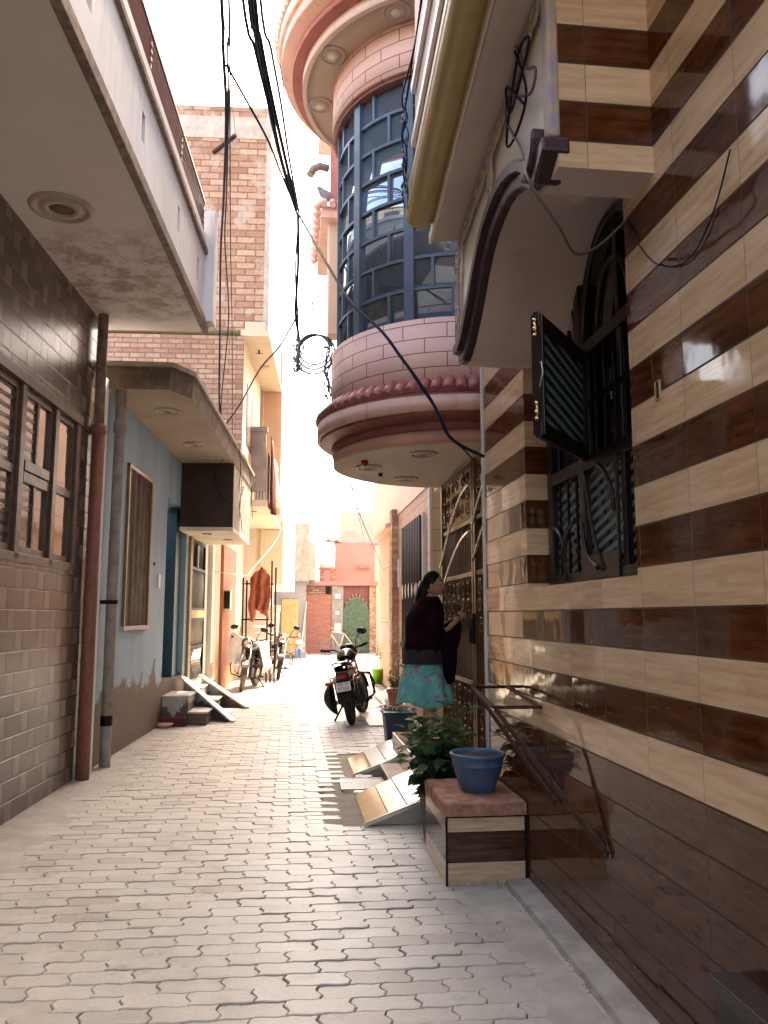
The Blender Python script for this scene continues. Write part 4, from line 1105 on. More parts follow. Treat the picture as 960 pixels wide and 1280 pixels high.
fg = thing('grey_house', 'small grey plastered house beyond the cream overhang with a sunlit edge', 'house', (.2, 29.5, 0))
m = MB(); m.box(-3, .60, 29, 32.5, 2.75, 4.85); m.build('upper_wall', M['greyplaster'], fg)
m = MB(); m.box(-3, .50, 29.3, 32.5, 0, 2.75); m.build('lower_wall', M['fargrey'], fg)
m = MB(); m.box(-.38, .22, 29.2, 29.28, .1, 2.1); m.build('yellow_door', M['yellowdoor'], fg, bevel=.01)
m = MB(); m.bar((.30, 29.1, 0), (.52, 29.3, 2.0), .16, .03); tag(m.build('white_board', M['offwhite']), 'white board leaning on the grey house by the yellow door', 'board')
m = MB(); m.box(-.05, .9, 31.5, 33, 2.9, 4.4); tag(m.build('cream_wall', M['farcream']), 'cream garden wall stepping down behind the grey house', 'wall')

# the end of the lane
eh = thing('gate_house', 'pink brick house front with a green gate closing the end of the lane', 'house', (2, 33, 0))
m = MB(); m.box(.42, 1.62, 33, 33.3, 0, 2.36); m.build('brick_wall', M['pinkbrick'], eh)
m = MB(); m.box(.42, .60, 32.99, 33.3, 2.36, 2.72); m.box(.5, 1.62, 33.08, 33.12, 2.36, 2.72); m.build('boarded_opening', M['brickold'], eh)
m = MB(); m.box(1.36, 1.56, 33.05, 33.085, 2.40, 2.70); m.build('opening_pane', M['black'], eh)
m = MB(); m.box(.38, 3.5, 32.85, 34.2, 2.74, 2.90); m.build('ledge', M['farpink'], eh)
m = MB(); m.box(1.62, 2.08, 32.95, 33.3, 0, 2.738); m.build('pier', M['greyplaster'], eh)
m = MB(); m.box(3.16, 3.42, 32.95, 33.3, 0, 2.738); m.build('pier', M['stonecol'], eh)
m = MB(); m.box(2.08, 3.16, 33.2, 33.3, 0, 2.738); m.build('gateway_back', M['maroon'], eh)
gpz = [(2.10, 0.02)] + [(2.10 + 1.04 * i / 20, 1.78 + .50 * max(0, math.sin(PI * i / 20)) ** .8) for i in range(21)] + [(3.14, .02)]
m = MB(); m.prism(gpz, lambda a, b: (a, 33.02, b), lambda a, b: (a, 33.06, b)); gg = m.build('green_gate', M['greengate'], eh)
m = MB()
for i in range(14): x = 2.14 + i * .077; m.tube([(x, 33.0, .05), (x, 33.0, 1.72 + .48 * max(0, math.sin(PI * (x - 2.1) / 1.04)) ** .8)], .014, 6)
for z in (.1, .85, 1.6): m.box(2.11, 3.13, 33.0, 33.018, z, z + .06)
m.build('gate_bars', M['greengate'], gg)
m = MB()
for i in range(7): x = 2.2 + i * .14; z = 1.80 + .50 * max(0, math.sin(PI * (x - 2.1) / 1.04)) ** .8; m.lathe([(.02, 0), (.03, .04), (.001, .12)], (x, 33.04, z), 6)
m.build('gate_spikes', M['gold'], gg)
for (x, z, w, h, nm) in ((1.86, 2.3, .22, .18, 'number_plaque'), (1.84, 1.62, .16, .14, 'letter_box'), (1.86, 1.02, .26, .36, 'notice')):
    m = MB(); m.box(x - w / 2, x + w / 2, 32.92, 32.948, z - h / 2, z + h / 2); m.build(nm, M['cream'], eh)
m = MB(); m.box(1.9, 5, 36.0, 36.4, 2.9, 4.75); m.box(1.4, 1.9, 36.0, 36.4, 2.9, 4.6); m.build('upper_wall', M['farpink'], eh)
m = MB(); m.box(2.9, 3.45, 35.8, 36.0, 3.62, 3.70); m.build('upper_ledge', M['trimbrown'], eh)
m = MB(); m.box(3.42, 7, 32.9, 33.4, 0, 4.4); m.build('side_wall', M['peach'], eh)
m = MB(); m.box(-6, .42, 33.0, 33.4, 0, 2.9); m.build('side_wall', M['farpink'], eh)
bk = thing('cream_block', 'tall blank cream house rising behind the gate house', 'house', (3.2, 38, 0))
m = MB(); m.box(2.2, 7, 38, 42, 4.98, 6.45); m.build('upper_wall', M['farcream'], bk)
m = MB(); m.box(2.35, 7, 37.98, 42, 2.9, 4.979); m.build('grey_band', M['fargrey'], bk)
m = MB()
for i in range(26):
    m.blob((1.35 + random.uniform(0, .85), 36.3 + random.uniform(-.1, .1), 4.65 + random.uniform(0, .28)), .12, .12, .06, 6, 4)
tag(m.build('rubble_heap', M['brickold']), 'ragged heap of bricks on the wall behind the water tank', 'rubble')
wt = thing('water_tank', 'boxy white water tank on brick legs on the gate house roof', 'water tank', (1.45, 34.4, 2.9))
m = MB(); m.lathe([(.30, 0), (.33, .04), (.33, .28), (.335, .30), (.33, .32), (.33, .60), (.335, .62), (.33, .64), (.33, .98), (.24, 1.08), (.0, 1.1)], (1.47, 34.4, 3.55), 28); m.build('tank_body', M['tank'], wt)
m = MB(); m.box(1.15, 1.35, 34.2, 34.6, 2.9, 3.5); m.box(1.6, 1.82, 34.2, 34.6, 2.9, 3.5); m.box(1.1, 1.86, 34.1, 34.7, 3.48, 3.55); m.build('brick_stand', M['brickold'], wt)
m = MB(); m.tube([(1.06, 34.2, 2.9), (1.06, 34.2, 4.8)], .02, 6); m.build('pipe', M['greypipe'], wt)
m = MB(); m.tube([(1.62, 36, 4.7), (1.62, 36, 5.6)], .015, 6); tag(m.build('roof_rod', M['greypipe']), 'thin iron rod standing up behind the water tank', 'rod')

# ------------------------------------------------------------ plinth with the blue pot
pl_ = thing('tiled_plinth', 'low striped tile plinth topped with a rough red stone slab', 'plinth', (1.1, 5, 0))
m = MB(); m.box(.882, 1.347, 4.64, 5.34, 0, .375)
def plinth_mat():
    n = NT('plinth_tile'); p = n.pos(); s = n.sep(p)
    z = s[2]
    lo = n.math('LESS_THAN', z, .125); hi = n.math('GREATER_THAN', z, .285)
    lt = n.math('MAXIMUM', lo, hi)
    g = n.noise(n.comb(n.math('MULTIPLY', s[0], 3), n.math('MULTIPLY', s[1], 3), n.math('MULTIPLY', z, 40)), 1.5, 6, .62)
    dk = n.mix(n.ramp(g, .3, .75), (.03, .012, .007), (.12, .045, .02)); l = n.mix(n.ramp(g, .3, .7), (.64, .46, .31), (.46, .30, .18))
    col = n.mix(lt, dk, l)
    e = n.math('MINIMUM', n.math('ABSOLUTE', n.math('SUBTRACT', z, .125)), n.math('ABSOLUTE', n.math('SUBTRACT', z, .285)))
    gr = n.math('SUBTRACT', 1, n.ramp(e, .002, .005))
    wn = n.add('ShaderNodeTexNoise'); wn.inputs['Scale'].default_value = 4
    return n.out(n.mix(gr, col, (.02, .012, .01)), n.math('ADD', .08, n.math('MULTIPLY', n.ramp(n.noise(p, 5, 4), .4, .8), .2)), n.bump(n.noise(p, 6, 2), .08, .02), 0, .6)
m.build('tiled_block', plinth_mat(), pl_)
m = MB(); m.box(.878, .890, 4.632, 4.645, 0, .376); m.box(1.336, 1.35, 4.630, 4.6395, 0, .376); m.box(.89, 1.336, 4.632, 4.6395, .366, .376); m.build('edge_strip', M['ironblack'], pl_)
m = MB()
def slab_fn():
    nx, ny = 40, 50; g = {}
    for i in range(nx + 1):
        for j in range(ny + 1):
            u, v = i / nx, j / ny; e = min(u, 1 - u, v, 1 - v)
            rr = .0 if e > .04 else .012
            x = .868 + (1.348 - .868) * u; yv = 4.615 + (5.30 - 4.615) * v
            jit = .007 * nz(x * 30 + yv * 9, yv * 25) if e < .001 else 0
            g[i, j] = m.v((x + jit * (1 if u > .5 else -1), yv + jit * (1 if v > .5 else -1), .455 + .004 * nz(x * 18, yv * 18) - rr * (1 if e < .001 else .0) + .002 * nz(x * 60, yv * 60)))
    for i in range(nx):
        for j in range(ny): m.face([g[i, j], g[i + 1, j], g[i + 1, j + 1], g[i, j + 1]], smooth=True)
    loop = [(i, 0) for i in range(nx)] + [(nx, j) for j in range(ny)] + [(i, ny) for i in range(nx, 0, -1)] + [(0, j) for j in range(ny, 0, -1)]
    bot = [m.v((g[k].co.x + .006 * nz(g[k].co.x * 40 + 3, g[k].co.y * 40), g[k].co.y, .378)) for k in loop]
    for a in range(len(loop)):
        b = (a + 1) % len(loop); m.face([bot[a], bot[b], g[loop[b]], g[loop[a]]])
slab_fn(); m.build('stone_slab', M['slabred'], pl_)
bpz = thing('blue_pot', 'wide blue glazed clay bowl standing on the striped plinth', 'pot', (1.135, 4.93, .455))
m = MB(); m.lathe([(.098, 0), (.104, .006), (.118, .05), (.140, .11), (.150, .145), (.156, .15), (.156, .158), (.153, .163), (.161, .195), (.170, .203), (.171, .216), (.163, .222), (.152, .220), (.148, .205), (.138, .15), (.12, .10), (.0, .09)], (1.135, 4.93, .456), 48, wob=.004); m.build('bowl', M['bluepot'], bpz)
m = MB(); m.lathe([(.145, .195), (.1, .20), (0, .203)], (1.135, 4.93, .456), 24); m.build('soil', M['soil'], bpz)

ns = thing('black_ledge', 'dark stone ledge jutting from the foot of the striped wall at the bottom right corner', 'ledge', (1.3, 2, 0))
m = MB(); m.box(1.245, 1.349, 1.2, 2.42, .40, .445); m.build('stone_top', M['slabblack'], ns, bevel=.004)
m = MB(); m.box(1.265, 1.349, 1.22, 2.40, 0, .398); m.build('tiled_base', M['darkwood'], ns)

# ------------------------------------------------------------ entrance ramps
def ramp(name, label, y0, y1, x0=.545, x1=1.04, z1=.205, parts=3):
    t = thing(name, label, 'ramp', (x0, (y0 + y1) / 2, 0))
    m = MB(); m.prism([(x0 + .01, .0), (x1, 0), (x1, z1 - .022), (x0 + .01, .012)], lambda a, b: (a, y0 + .02, b), lambda a, b: (a, y1 - .02, b)); m.build('cement_core', M['cementpale'], t)
    cuts = [0, .34, .62, 1.0]
    for i in range(3):
        a, b = cuts[i] + .004, cuts[i + 1] - .004; lift = (0, .004, .010)[i]
        def P(u, y, dz): return (x0 + (x1 - x0) * u, y, .014 + (z1 - .014) * u + dz + lift)
        m = MB(); m.hexa([P(a, y0, -.012), P(b, y0, -.012), P(b, y1, -.012), P(a, y1, -.012), P(a, y0, 0), P(b, y0, 0), P(b, y1, 0), P(a, y1, 0)])
        m.build('ramp_tile', (M['browntile'], M['whitetile'], M['marbletile'])[i], t, bevel=.002)
    m = MB(); m.bar((x0 - .01, y0 - .012, .008), (x1 + .02, y0 - .012, z1 - .006), .022, .030); m.build('edge_strip', M['marbletile'], t)
    return t
ramp('entrance_ramp', 'near marble tiled ramp sloping up from the lane beside the plinth', 5.98, 6.95)
ramp('entrance_ramp', 'far marble tiled ramp behind the drain cover', 7.78, 8.7, .60, 1.10, .20)
sp = thing('marble_step', 'pale marble step between the two tiled ramps', 'step', (1.0, 7.3, 0))
m = MB(); m.box(.84, 1.02, 7.0, 7.72, .10, .125); m.build('step_top', M['marbletile'], sp, bevel=.003)
m = MB(); m.box(.86, 1.02, 7.02, 7.70, 0, .10); m.build('step_base', M['apron'], sp)
dr = thing('drain_grating', 'thin steel drain grating lying on the concrete by the ramps', 'grating', (.65, 7.35, 0))
m = MB()
for i in range(30): m.bar((.46 + i * .0145, 7.12, .022), (.47 + i * .0145, 7.52, .030), .006, .006)
m.bar((.45, 7.12, .022), (.90, 7.12, .022), .014, .010); m.bar((.46, 7.52, .030), (.90, 7.52, .030), .014, .010); m.bar((.45, 7.12, .022), (.46, 7.52, .03), .012, .01)
m.build('grating_bars', M['steel'], dr)
m = MB(); m.grid(lambda u, v: (.60 + .16 * u, 7.58 + .12 * v, .03 + .012 * nz(u * 4, v * 5)), 10, 8); tag(m.build('crumpled_paper', M['clothwhite'], solid=.003), 'scrap of white paper behind the drain grating', 'paper')
m = MB(); m.hexa([(.54, 7.02, .008), (.78, 6.98, .008), (.77, 7.06, .008), (.56, 7.10, .008), (.54, 7.02, .018), (.78, 6.98, .018), (.77, 7.06, .018), (.56, 7.10, .018)]); tag(m.build('marble_offcut', M['whitetile']), 'narrow white marble offcut in front of the drain grating', 'offcut')
m = MB(); m.box(1.06, 1.50, 11.1, 12.9, .004, .03); tag(m.build('white_slab', M['wornwhite'], bevel=.004), 'flat white marble slab on the ground beside the parked motorcycle', 'slab')
m = MB(); m.grid(lambda u, v: (1.55 + .55 * u, 13.6 + 1.7 * v, .02 + .20 * max(0, math.sin(PI * u)) * max(0, math.sin(PI * v)) * (1 + .5 * nz(u * 7, v * 7)) + .035 * nz(u * 16, v * 16)), 26, 30); tag(m.build('plastic_sack', M['clothwhite'], solid=.004), 'crumpled white plastic sack between the terracotta and the green pot', 'sack')
m = MB(); m.blob((1.62, 12.9, .12), .13, .16, .13, 14, 10, jit=.5); tag(m.build('cloth_bundle', M['clothwhite']), 'small white cloth bundle beside the terracotta pot', 'bundle')

# ------------------------------------------------------------ plants
def leafblade(m, base, d, n_, L, W_, droop=.25, fold=.25):
    d = Vector(d).normalized(); n_ = Vector(n_); s = d.cross(n_)
    if s.length < 1e-3: s = d.orthogonal()
    s.normalize(); up = s.cross(d).normalized(); base = Vector(base)
    ws = [0.05, .62, 1.0, .85, .42, .02]; K = len(ws); c = []; l = []; r = []
    for i, w in enumerate(ws):
        t = i / (K - 1); p = base + d * L * t - up * droop * L * t * t
        c.append(m.v(p)); l.append(m.v(p + s * W_ / 2 * w + up * fold * W_ / 2 * w)); r.append(m.v(p - s * W_ / 2 * w + up * fold * W_ / 2 * w))
    for i in range(K - 1):
        m.face([c[i], c[i + 1], l[i + 1], l[i]], smooth=True); m.face([r[i], r[i + 1], c[i + 1], c[i]], smooth=True)
def rdir(zmin=-.2, zmax=.7):
    a = random.uniform(0, 2 * PI); z = random.uniform(zmin, zmax); q = math.sqrt(max(0, 1 - z * z)); return Vector((q * math.cos(a), q * math.sin(a), z))
def plant(parent, c, stems, h, spread, nleaf, L, W_, leafmat_, stemr=.006, start=.25, up=.7):
    c = Vector(c); ms = MB(); ml = MB()
    for k in range(stems):
        a = 2 * PI * k / stems + random.uniform(-.4, .4); sp_ = spread * random.uniform(.35, 1); hh = h * random.uniform(.65, 1)
        tip = c + Vector((math.cos(a) * sp_, math.sin(a) * sp_, hh)); mid = c.lerp(tip, .5) + Vector((-math.cos(a), -math.sin(a), .2)) * sp_ * .2
        pts = [c.lerp(mid, t / 3) for t in range(3)] + [mid.lerp(tip, t / 3) for t in range(4)]
        ms.tube(pts, stemr, 6, r2=stemr * .4)
        for q in range(nleaf):
            t = start + (1 - start) * (q + random.random()) / nleaf
            i = min(len(pts) - 2, int(t * (len(pts) - 1))); p = pts[i].lerp(pts[i + 1], t * (len(pts) - 1) - i)
            d = rdir(-.3, up); e = p + d * L * .45
            ms.tube([p, e], stemr * .3, 4, cap=False)
            leafblade(ml, e, d + Vector((0, 0, -.15)), (random.uniform(-.3, .3), random.uniform(-.3, .3), 1), L * random.uniform(.65, 1.15), W_ * random.uniform(.7, 1.1), random.uniform(.05, .45))
    ms.build('stem', M['stem'], parent); ml.build('leaves', leafmat_, parent, fix=False)
bigp = thing('broad_leaved_plant', 'bushy broad leaved plant in a grey pot between the plinth and the near ramp', 'plant', (1.0, 5.60, 0))
m = MB(); m.lathe([(.085, 0), (.09, .01), (.115, .27), (.125, .28), (.125, .30), (.112, .30), (.105, .28), (0, .27)], (1.0, 5.60, .0), 28); m.build('pot', M['greypot'], bigp)
random.seed(11)
plant(bigp, (1.0, 5.60, .27), 22, .60, .28, 15, .11, .078, M['leaf'], .006, .15, .8)
plant(bigp, (1.0, 5.55, .27), 10, .34, .26, 12, .12, .085, M['leaf'], .005, .2, .5)
dp = thing('dark_shrub', 'low dark shrub in a square dark blue tub', 'plant', (1.17, 9.2, 0))
def tub(m, c, w0, w1, h):
    x, y, z = c; m.hexa([(x - w0, y - w0, z), (x + w0, y - w0, z), (x + w0, y + w0, z), (x - w0, y + w0, z), (x - w1, y - w1, z + h), (x + w1, y - w1, z + h), (x + w1, y + w1, z + h), (x - w1, y + w1, z + h)])
m = MB(); tub(m, (1.21, 9.2, .02), .13, .17, .40); m.box(1.21 - .185, 1.21 + .185, 9.2 - .185, 9.2 + .185, .40, .44); m.build('tub', M['darkbluepot'], dp, bevel=.015)
random.seed(5); plant(dp, (1.21, 9.2, .40), 40, .07, .22, 12, .04, .026, M['leafdark'], .004, .2, .8)
tp = thing('terracotta_plant', 'small bush with one tall leafy stem in a terracotta pot', 'plant', (1.62, 12.4, .1))
m = MB(); m.lathe([(.07, 0), (.105, .24), (.12, .245), (.12, .285), (.105, .285), (.10, .25), (0, .25)], (1.57, 12.4, .10), 24); m.build('pot', M['terracotta'], tp)
random.seed(9); plant(tp, (1.57, 12.4, .34), 12, .30, .15, 16, .045, .028, M['leaf'], .004, .3, .8); plant(tp, (1.62, 12.4, .34), 2, .95, .07, 11, .12, .05, M['leaf'], .006, .35, .5)
gpn = thing('green_pot_plant', 'spindly leafy plant in a lime green plastic pot by the pale pink house', 'plant', (1.93, 18.2, 0))
m = MB(); m.lathe([(.095, 0), (.13, .27), (.145, .275), (.145, .315), (.135, .32), (.13, .30), (0, .29)], (1.93, 18.2, 0), 24); m.build('pot', M['greenpot'], gpn)
random.seed(4); plant(gpn, (1.93, 18.2, .29), 3, .62, .18, 10, .085, .055, M['leafpale'], .007, .55, .6)
vp = thing('roof_creeper', 'yellow green bush on the ledge beside the water tank', 'plant', (.75, 33.6, 2.9))
random.seed(2); plant(vp, (.75, 33.6, 2.9), 26, 1.2, .45, 18, .12, .08, M['leafpale'], .015, .1, .8)
cb = thing('clay_saucer', 'broken clay saucer on the ground by the peeling blue wall', 'saucer', (-1.72, 11.35, 0))
m = MB(); m.lathe([(.05, 0), (.09, .01), (.125, .055), (.115, .055), (.08, .022), (0, .015)], (-1.70, 11.35, .004), 18, wob=.06); m.build('saucer', M['pink'], cb)
m = MB(); m.box(-1.84, -1.42, 11.46, 11.58, 0, .12); tag(m.build('maroon_trough', M['clothmaroon'], bevel=.012), 'dark maroon trough at the foot of the peeling steps', 'trough')

# grit and dry bits gathered along the kerb and the foot of the walls
m = MB(); random.seed(77)
for i in range(260):
    y_ = random.uniform(2.4, 9.5)
    if i % 2: x_ = 1.205 + random.gauss(0, .018) if y_ < 4.6 else random.uniform(.88, 1.3); y_ = y_ if y_ < 4.6 else random.uniform(4.575, 4.63)
    else: x_ = XL(y_) + abs(random.gauss(0, .12)) + .02
    r_ = random.uniform(.0012, .0038); m.blob((x_, y_, .018 + r_ * .3), r_ * 1.3, r_, r_ * .6, 5, 3, jit=.8)
tag(m.build('grit', M['joint']), kind='stuff', label='dark grit gathered along the kerb and wall foot', cat='grit')
# ------------------------------------------------------------ motorcycles
def wheel(parent, c, R, tyre_mat, r=.05):
    w = thing.__call__ if False else None
    m = MB(); m.torus(c, R - r, r, (1, 0, 0), 36, 10); ty = m.build('tyre', tyre_mat, parent)
    m = MB(); m.torus(c, R - 2 * r, .012, (1, 0, 0), 30, 6); m.torus((c[0] + .02, c[1], c[2]), R - 2 * r, .008, (1, 0, 0), 30, 6)
    m.lathe([(.05, -.04), (.05, .04)], c, 14, axis='x')
    for k in range(5):
        a = 2 * PI * k / 5; m.bar((c[0], c[1] + .04 * math.cos(a), c[2] + .04 * math.sin(a)), (c[0], c[1] + (R - 2 * r) * math.cos(a), c[2] + (R - 2 * r) * math.sin(a)), .03, .03)
    m.build('rim', M['engine'], ty)
    return ty
def text_mesh(name, body, size, mat, parent, mtx):
    cu = bpy.data.curves.new(name, 'FONT'); cu.body = body; cu.size = size; cu.extrude = .0012; cu.align_x = 'CENTER'; cu.align_y = 'CENTER'
    t = bpy.data.objects.new(name, cu); link(t); dg = bpy.context.evaluated_depsgraph_get()
    me = bpy.data.meshes.new_from_object(t.evaluated_get(dg)); bpy.data.objects.remove(t)
    me.transform(mtx); me.materials.clear(); me.materials.append(mat)
    o = bpy.data.objects.new(name, me); link(o); o.parent = parent; return o
def motorcycle(label, paint, tyre, steer=0, plate=True, group=None, panniers=True):
    t = thing('motorcycle', label, 'motorcycle', (0, 0, 0), group); ORG[t.name] = Vector((0, 0, 0))
    R = .305
    wheel(t, (0, 0, R), R, tyre, .055)
    st_ = Matrix.Rotation(steer, 4, 'Z')
    fc = Vector((0, 1.26, R))
    piv = Vector((0, .98, 0))
    def ST(p): q = Vector(p) - piv; q = st_ @ q; return q + piv
    fw = MB(); c = ST(fc); nrm = st_ @ Vector((1, 0, 0))
    fw.torus(c, R - .045, .045, nrm, 36, 10); ft = fw.build('tyre', tyre, t)
    fw = MB(); fw.torus(c, R - .09, .014, nrm, 30, 6); d1 = nrm.cross(Vector((0, 0, 1)))
    for k in range(5):
        a = 2 * PI * k / 5; fw.bar(c, c + (d1 * math.cos(a) + Vector((0, 0, 1)) * math.sin(a)) * (R - .09), .028, .028)
    fw.blob(c, .05, .05, .05, 10, 8); fw.build('rim', M['engine'], ft)
    m = MB()
    for s in (-1, 1): m.tube([ST((s * .075, 1.26, R)), ST((s * .085, .98, .92))], .021, 10)
    m.build('fork', M['chrome'], t)
    m = MB(); 
    pts = [(R + .035, a) for a in range(15, 150, 12)]
    for a0, a1 in zip(range(10, 140, 13), range(23, 153, 13)):
        q = [Vector((sx, 1.26 + (R + .02) * math.cos(math.radians(an)), R + (R + .02) * math.sin(math.radians(an)))) for an, sx in ((a0, -.06), (a0, .06), (a1, .06), (a1, -.06))]
        q2 = [p + Vector((0, 0, .012)) for p in q]; m.hexa([ST(p) for p in q] + [ST(p) for p in q2])
    m.build('front_mudguard', paint, t)
    m = MB()
    for a0 in range(35, 175, 14):
        a1 = a0 + 14
        q = [Vector((sx, (R + .03) * math.cos(math.radians(an)), R + (R + .03) * math.sin(math.radians(an)))) for an, sx in ((a0, -.08), (a0, .08), (a1, .08), (a1, -.08))]
        q2 = [p + Vector((0, 0, .02)) for p in q]; m.hexa(q + q2)
    m.hexa([(-.09, -.36, .33), (.09, -.36, .33), (.085, -.27, .62), (-.085, -.27, .62), (-.09, -.34, .33), (.09, -.34, .33), (.085, -.25, .63), (-.085, -.25, .63)])
    m.build('rear_mudguard', M['bikeblack'], t)
    # body
    m = MB(); m.grid(lambda u, v: ((.10 + .045 * math.sin(PI * min(1, v * 1.1)) - .03 * v) * math.cos(2 * PI * u), -.28 + 1.0 * v, .80 - .06 * math.sin(PI * v * .9) + (.045 + .02 * v) * math.sin(2 * PI * u)), 20, 16, closeu=True)
    m.build('seat', M['seat'], t)
    m = MB(); m.grid(lambda u, v: ((.15 * math.sin(PI * (.12 + .8 * v)) ** .6) * math.cos(2 * PI * u), .48 + .5 * v, .86 + .10 * v * (1 - v) * 2 + .125 * math.sin(PI * (.15 + .75 * v)) ** .6 * math.sin(2 * PI * u)), 22, 16, closeu=True)
    m.build('fuel_tank', paint, t)
    for s in (-1, 1):
        m = MB(); m.hexa([(s * .11, .0, .55), (s * .14, .02, .55), (s * .13, .48, .52), (s * .10, .48, .52), (s * .07, -.22, .72), (s * .105, -.20, .72), (s * .14, .48, .78), (s * .11, .48, .78)]); m.build('side_panel', paint, t, bevel=.02)
    m = MB(); m.hexa([(-.10, -.30, .62), (.10, -.30, .62), (.11, .05, .66), (-.11, .05, .66), (-.085, -.34, .76), (.085, -.34, .76), (.12, .05, .78), (-.12, .05, .78)]); m.build('tail_cowl', M['bikered'] , t, bevel=.025)
    m = MB(); m.box(-.055, .055, -.365, -.325, .66, .72); m.build('tail_light', M['redlens'], t, bevel=.012)
    m = MB(); m.tube([(-.13, .10, .80), (-.13, -.25, .86), (-.07, -.36, .88), (.07, -.36, .88), (.13, -.25, .86), (.13, .10, .80)], .013, 8); m.build('grab_rail', M['chrome'], t)
    for s in (-1, 1):
        m = MB(); m.tube([(s * .09, -.30, .62), (s * .17, -.32, .62)], .012, 6); m.blob((s * .21, -.33, .62), .045, .035, .03, 12, 8); m.build('indicator', M['amber'], t)
        m = MB(); a = ST((s * .14, .93, 1.0)); b = ST((s * .35, .86, 1.05)); m.tube([ST((0, .95, .96)), a, ST((s * .20, .95, 1.03)), b], .013, 8); m.build('handlebar', M['ironblack'], t)
        m = MB(); m.tube([b - (b - a).normalized() * .12, b + (b - a).normalized() * .03], .021, 10); m.build('grip', M['rubber'], t)
        m = MB(); m.tube([(s * .12, .02, .33), (s * .13, -.12, .68)], .03, 10); m.build('shock_absorber', M['chrome'], t)
        if s < 0 and panniers: continue
        m = MB(); m.tube([ST((s * .17, .93, 1.03)), ST((s * .20, .90, 1.14)), ST((s * .27, .90, 1.22))], .008, 6); mm = m.build('mirror_stalk', M['ironblack'], t)
        m = MB(); rt = (st_ @ Matrix.Rotation(.2 * s, 4, 'Y')).to_3x3(); m.blob(ST((s * .31, .90, 1.25)), .085, .022, .05, 16, 10, rot=rt); m.build('mirror', M['bikeblack'], mm)
    # headlamp cowl with a small screen
    m = MB(); m.blob(ST((0, 1.06, .96)), .13, .12, .13, 16, 12); hl = m.build('headlight_cowl', paint, t)
    m = MB(); m.blob(ST((0, 1.15, .95)), .085, .05, .085, 16, 10); m.build('headlight', M['chrome'], t)
    m = MB(); m.blob(ST((-.05, .97, 1.04)), .05, .035, .045, 14, 8); m.blob(ST((.05, .97, 1.04)), .05, .035, .045, 14, 8); m.build('instruments', M['ironblack'], t)
    # engine
    m = MB(); m.box(-.13, .13, .42, .80, .24, .46); m.lathe([(.12, -.17), (.13, -.15), (.13, .15), (.12, .17)], (0, .5, .33), 18, axis='x')
    for k in range(6): m.box(-.11, .11, .60, .80, .48 + k * .035, .50 + k * .035)
    m.box(-.08, .08, .62, .78, .46, .70); m.build('engine', M['engine'], t, bevel=.01)
    m = MB(); m.tube([(0, .42, .30), (0, .30, .75), (0, .55, .78), (0, .95, .80)], .022, 8); m.tube([(0, .95, .84), (0, .86, .50), (0, .8, .28)], .02, 8); m.bar((-.07, .0, R), (-.07, .48, .33), .04, .05); m.bar((.07, .0, R), (.07, .48, .33), .04, .05); m.build('frame', M['ironblack'], t)
    m = MB(); m.tube([(.12, .78, .42), (.15, .74, .22), (.16, .4, .22), (.19, .15, .27), (.22, -.34, .36)], [.02, .02, .022, .048, .052], 14); m.build('exhaust', M['ironblack'], t)
    m = MB(); m.tube([(.11, .80, .66), (.30, .84, .62), (.34, .86, .45), (.30, .84, .28), (.11, .80, .24)], .014, 8); m.tube([(-.11, .80, .66), (-.30, .84, .62), (-.34, .86, .45), (-.30, .84, .28), (-.11, .80, .24)], .014, 8); m.build('leg_guard', M['ironblack'], t)
    m = MB(); m.tube([(-.28, .50, .27), (.28, .50, .27)], .012, 8); m.lathe([(.02, -.30), (.02, -.22)], (0, .50, .27), 10, axis='x'); m.lathe([(.02, .22), (.02, .30)], (0, .5, .27), 10, axis='x'); m.build('footrests', M['rubber'], t)
    m = MB(); m.tube([(-.12, .36, .26), (-.28, .30, .045)], .014, 8); m.blob((-.29, .30, .04), .035, .03, .012, 8, 6); m.build('kickstand', M['ironblack'], t)
    if panniers:
        for s, a_ in ((-1, .40), (1, .17)):
            m = MB()
            m.grid(lambda u, v: (s * (.17 + (.16 if s < 0 else .10) * max(0, math.sin(PI * v)) ** .7 * (.5 + .5 * math.cos(2 * PI * u))), -.05 + .22 * math.sin(2 * PI * u) * math.sin(PI * (.08 + .84 * v)) ** .5, .18 + .46 * v), 18, 14, closeu=True)
            m.build('side_bag', M['seat'], t)
        m = MB(); m.tube([(.13, -.18, .60), (.24, -.22, .70), (.37, -.22, .66), (.40, -.2, .40), (.26, -.15, .28)], .014, 8); m.build('saree_guard', M['ironblack'], t)
    if plate:
        m = MB(); rx = Matrix.Rotation(math.radians(-14), 4, 'X')
        mt = Matrix.Translation((0, -.375, .555)) @ Matrix.Rotation(math.radians(90 - 12), 4, 'X')
        pt = [(-.10, -.062, 0), (.10, -.062, 0), (.10, .062, 0), (-.10, .062, 0)]
        lo = [mt @ Vector((a, b, -.004)) for a, b, c_ in pt]; hi = [mt @ Vector((a, b, .001)) for a, b, c_ in pt]
        m.hexa(lo + hi); pl2 = m.build('number_plate', M['plate'], t)
        text_mesh('plate_writing', 'HR 51\n07355', .062, M['ink'], pl2, mt @ Matrix.Translation((0, .004, .0022)) @ Matrix.Rotation(0, 4, 'Z'))
    return t
mc = motorcycle('black motorcycle seen from behind with a white number plate, leaning on its stand', M['bikeblack'], M['rubber'], math.radians(-14))
mc.location = (.86, 11.42, .0); mc.rotation_euler = (0, math.radians(-10), math.radians(-9))
m2 = motorcycle('motorcycle with a dusty front wheel and a white sheet over its seat', M['engine'], M['mudrubber'], math.radians(18), plate=False, group='motorcycles parked on the left', panniers=False)
m2.location = (-.78, 17.9, 0); m2.rotation_euler = (0, math.radians(-7), math.radians(180 - 14))
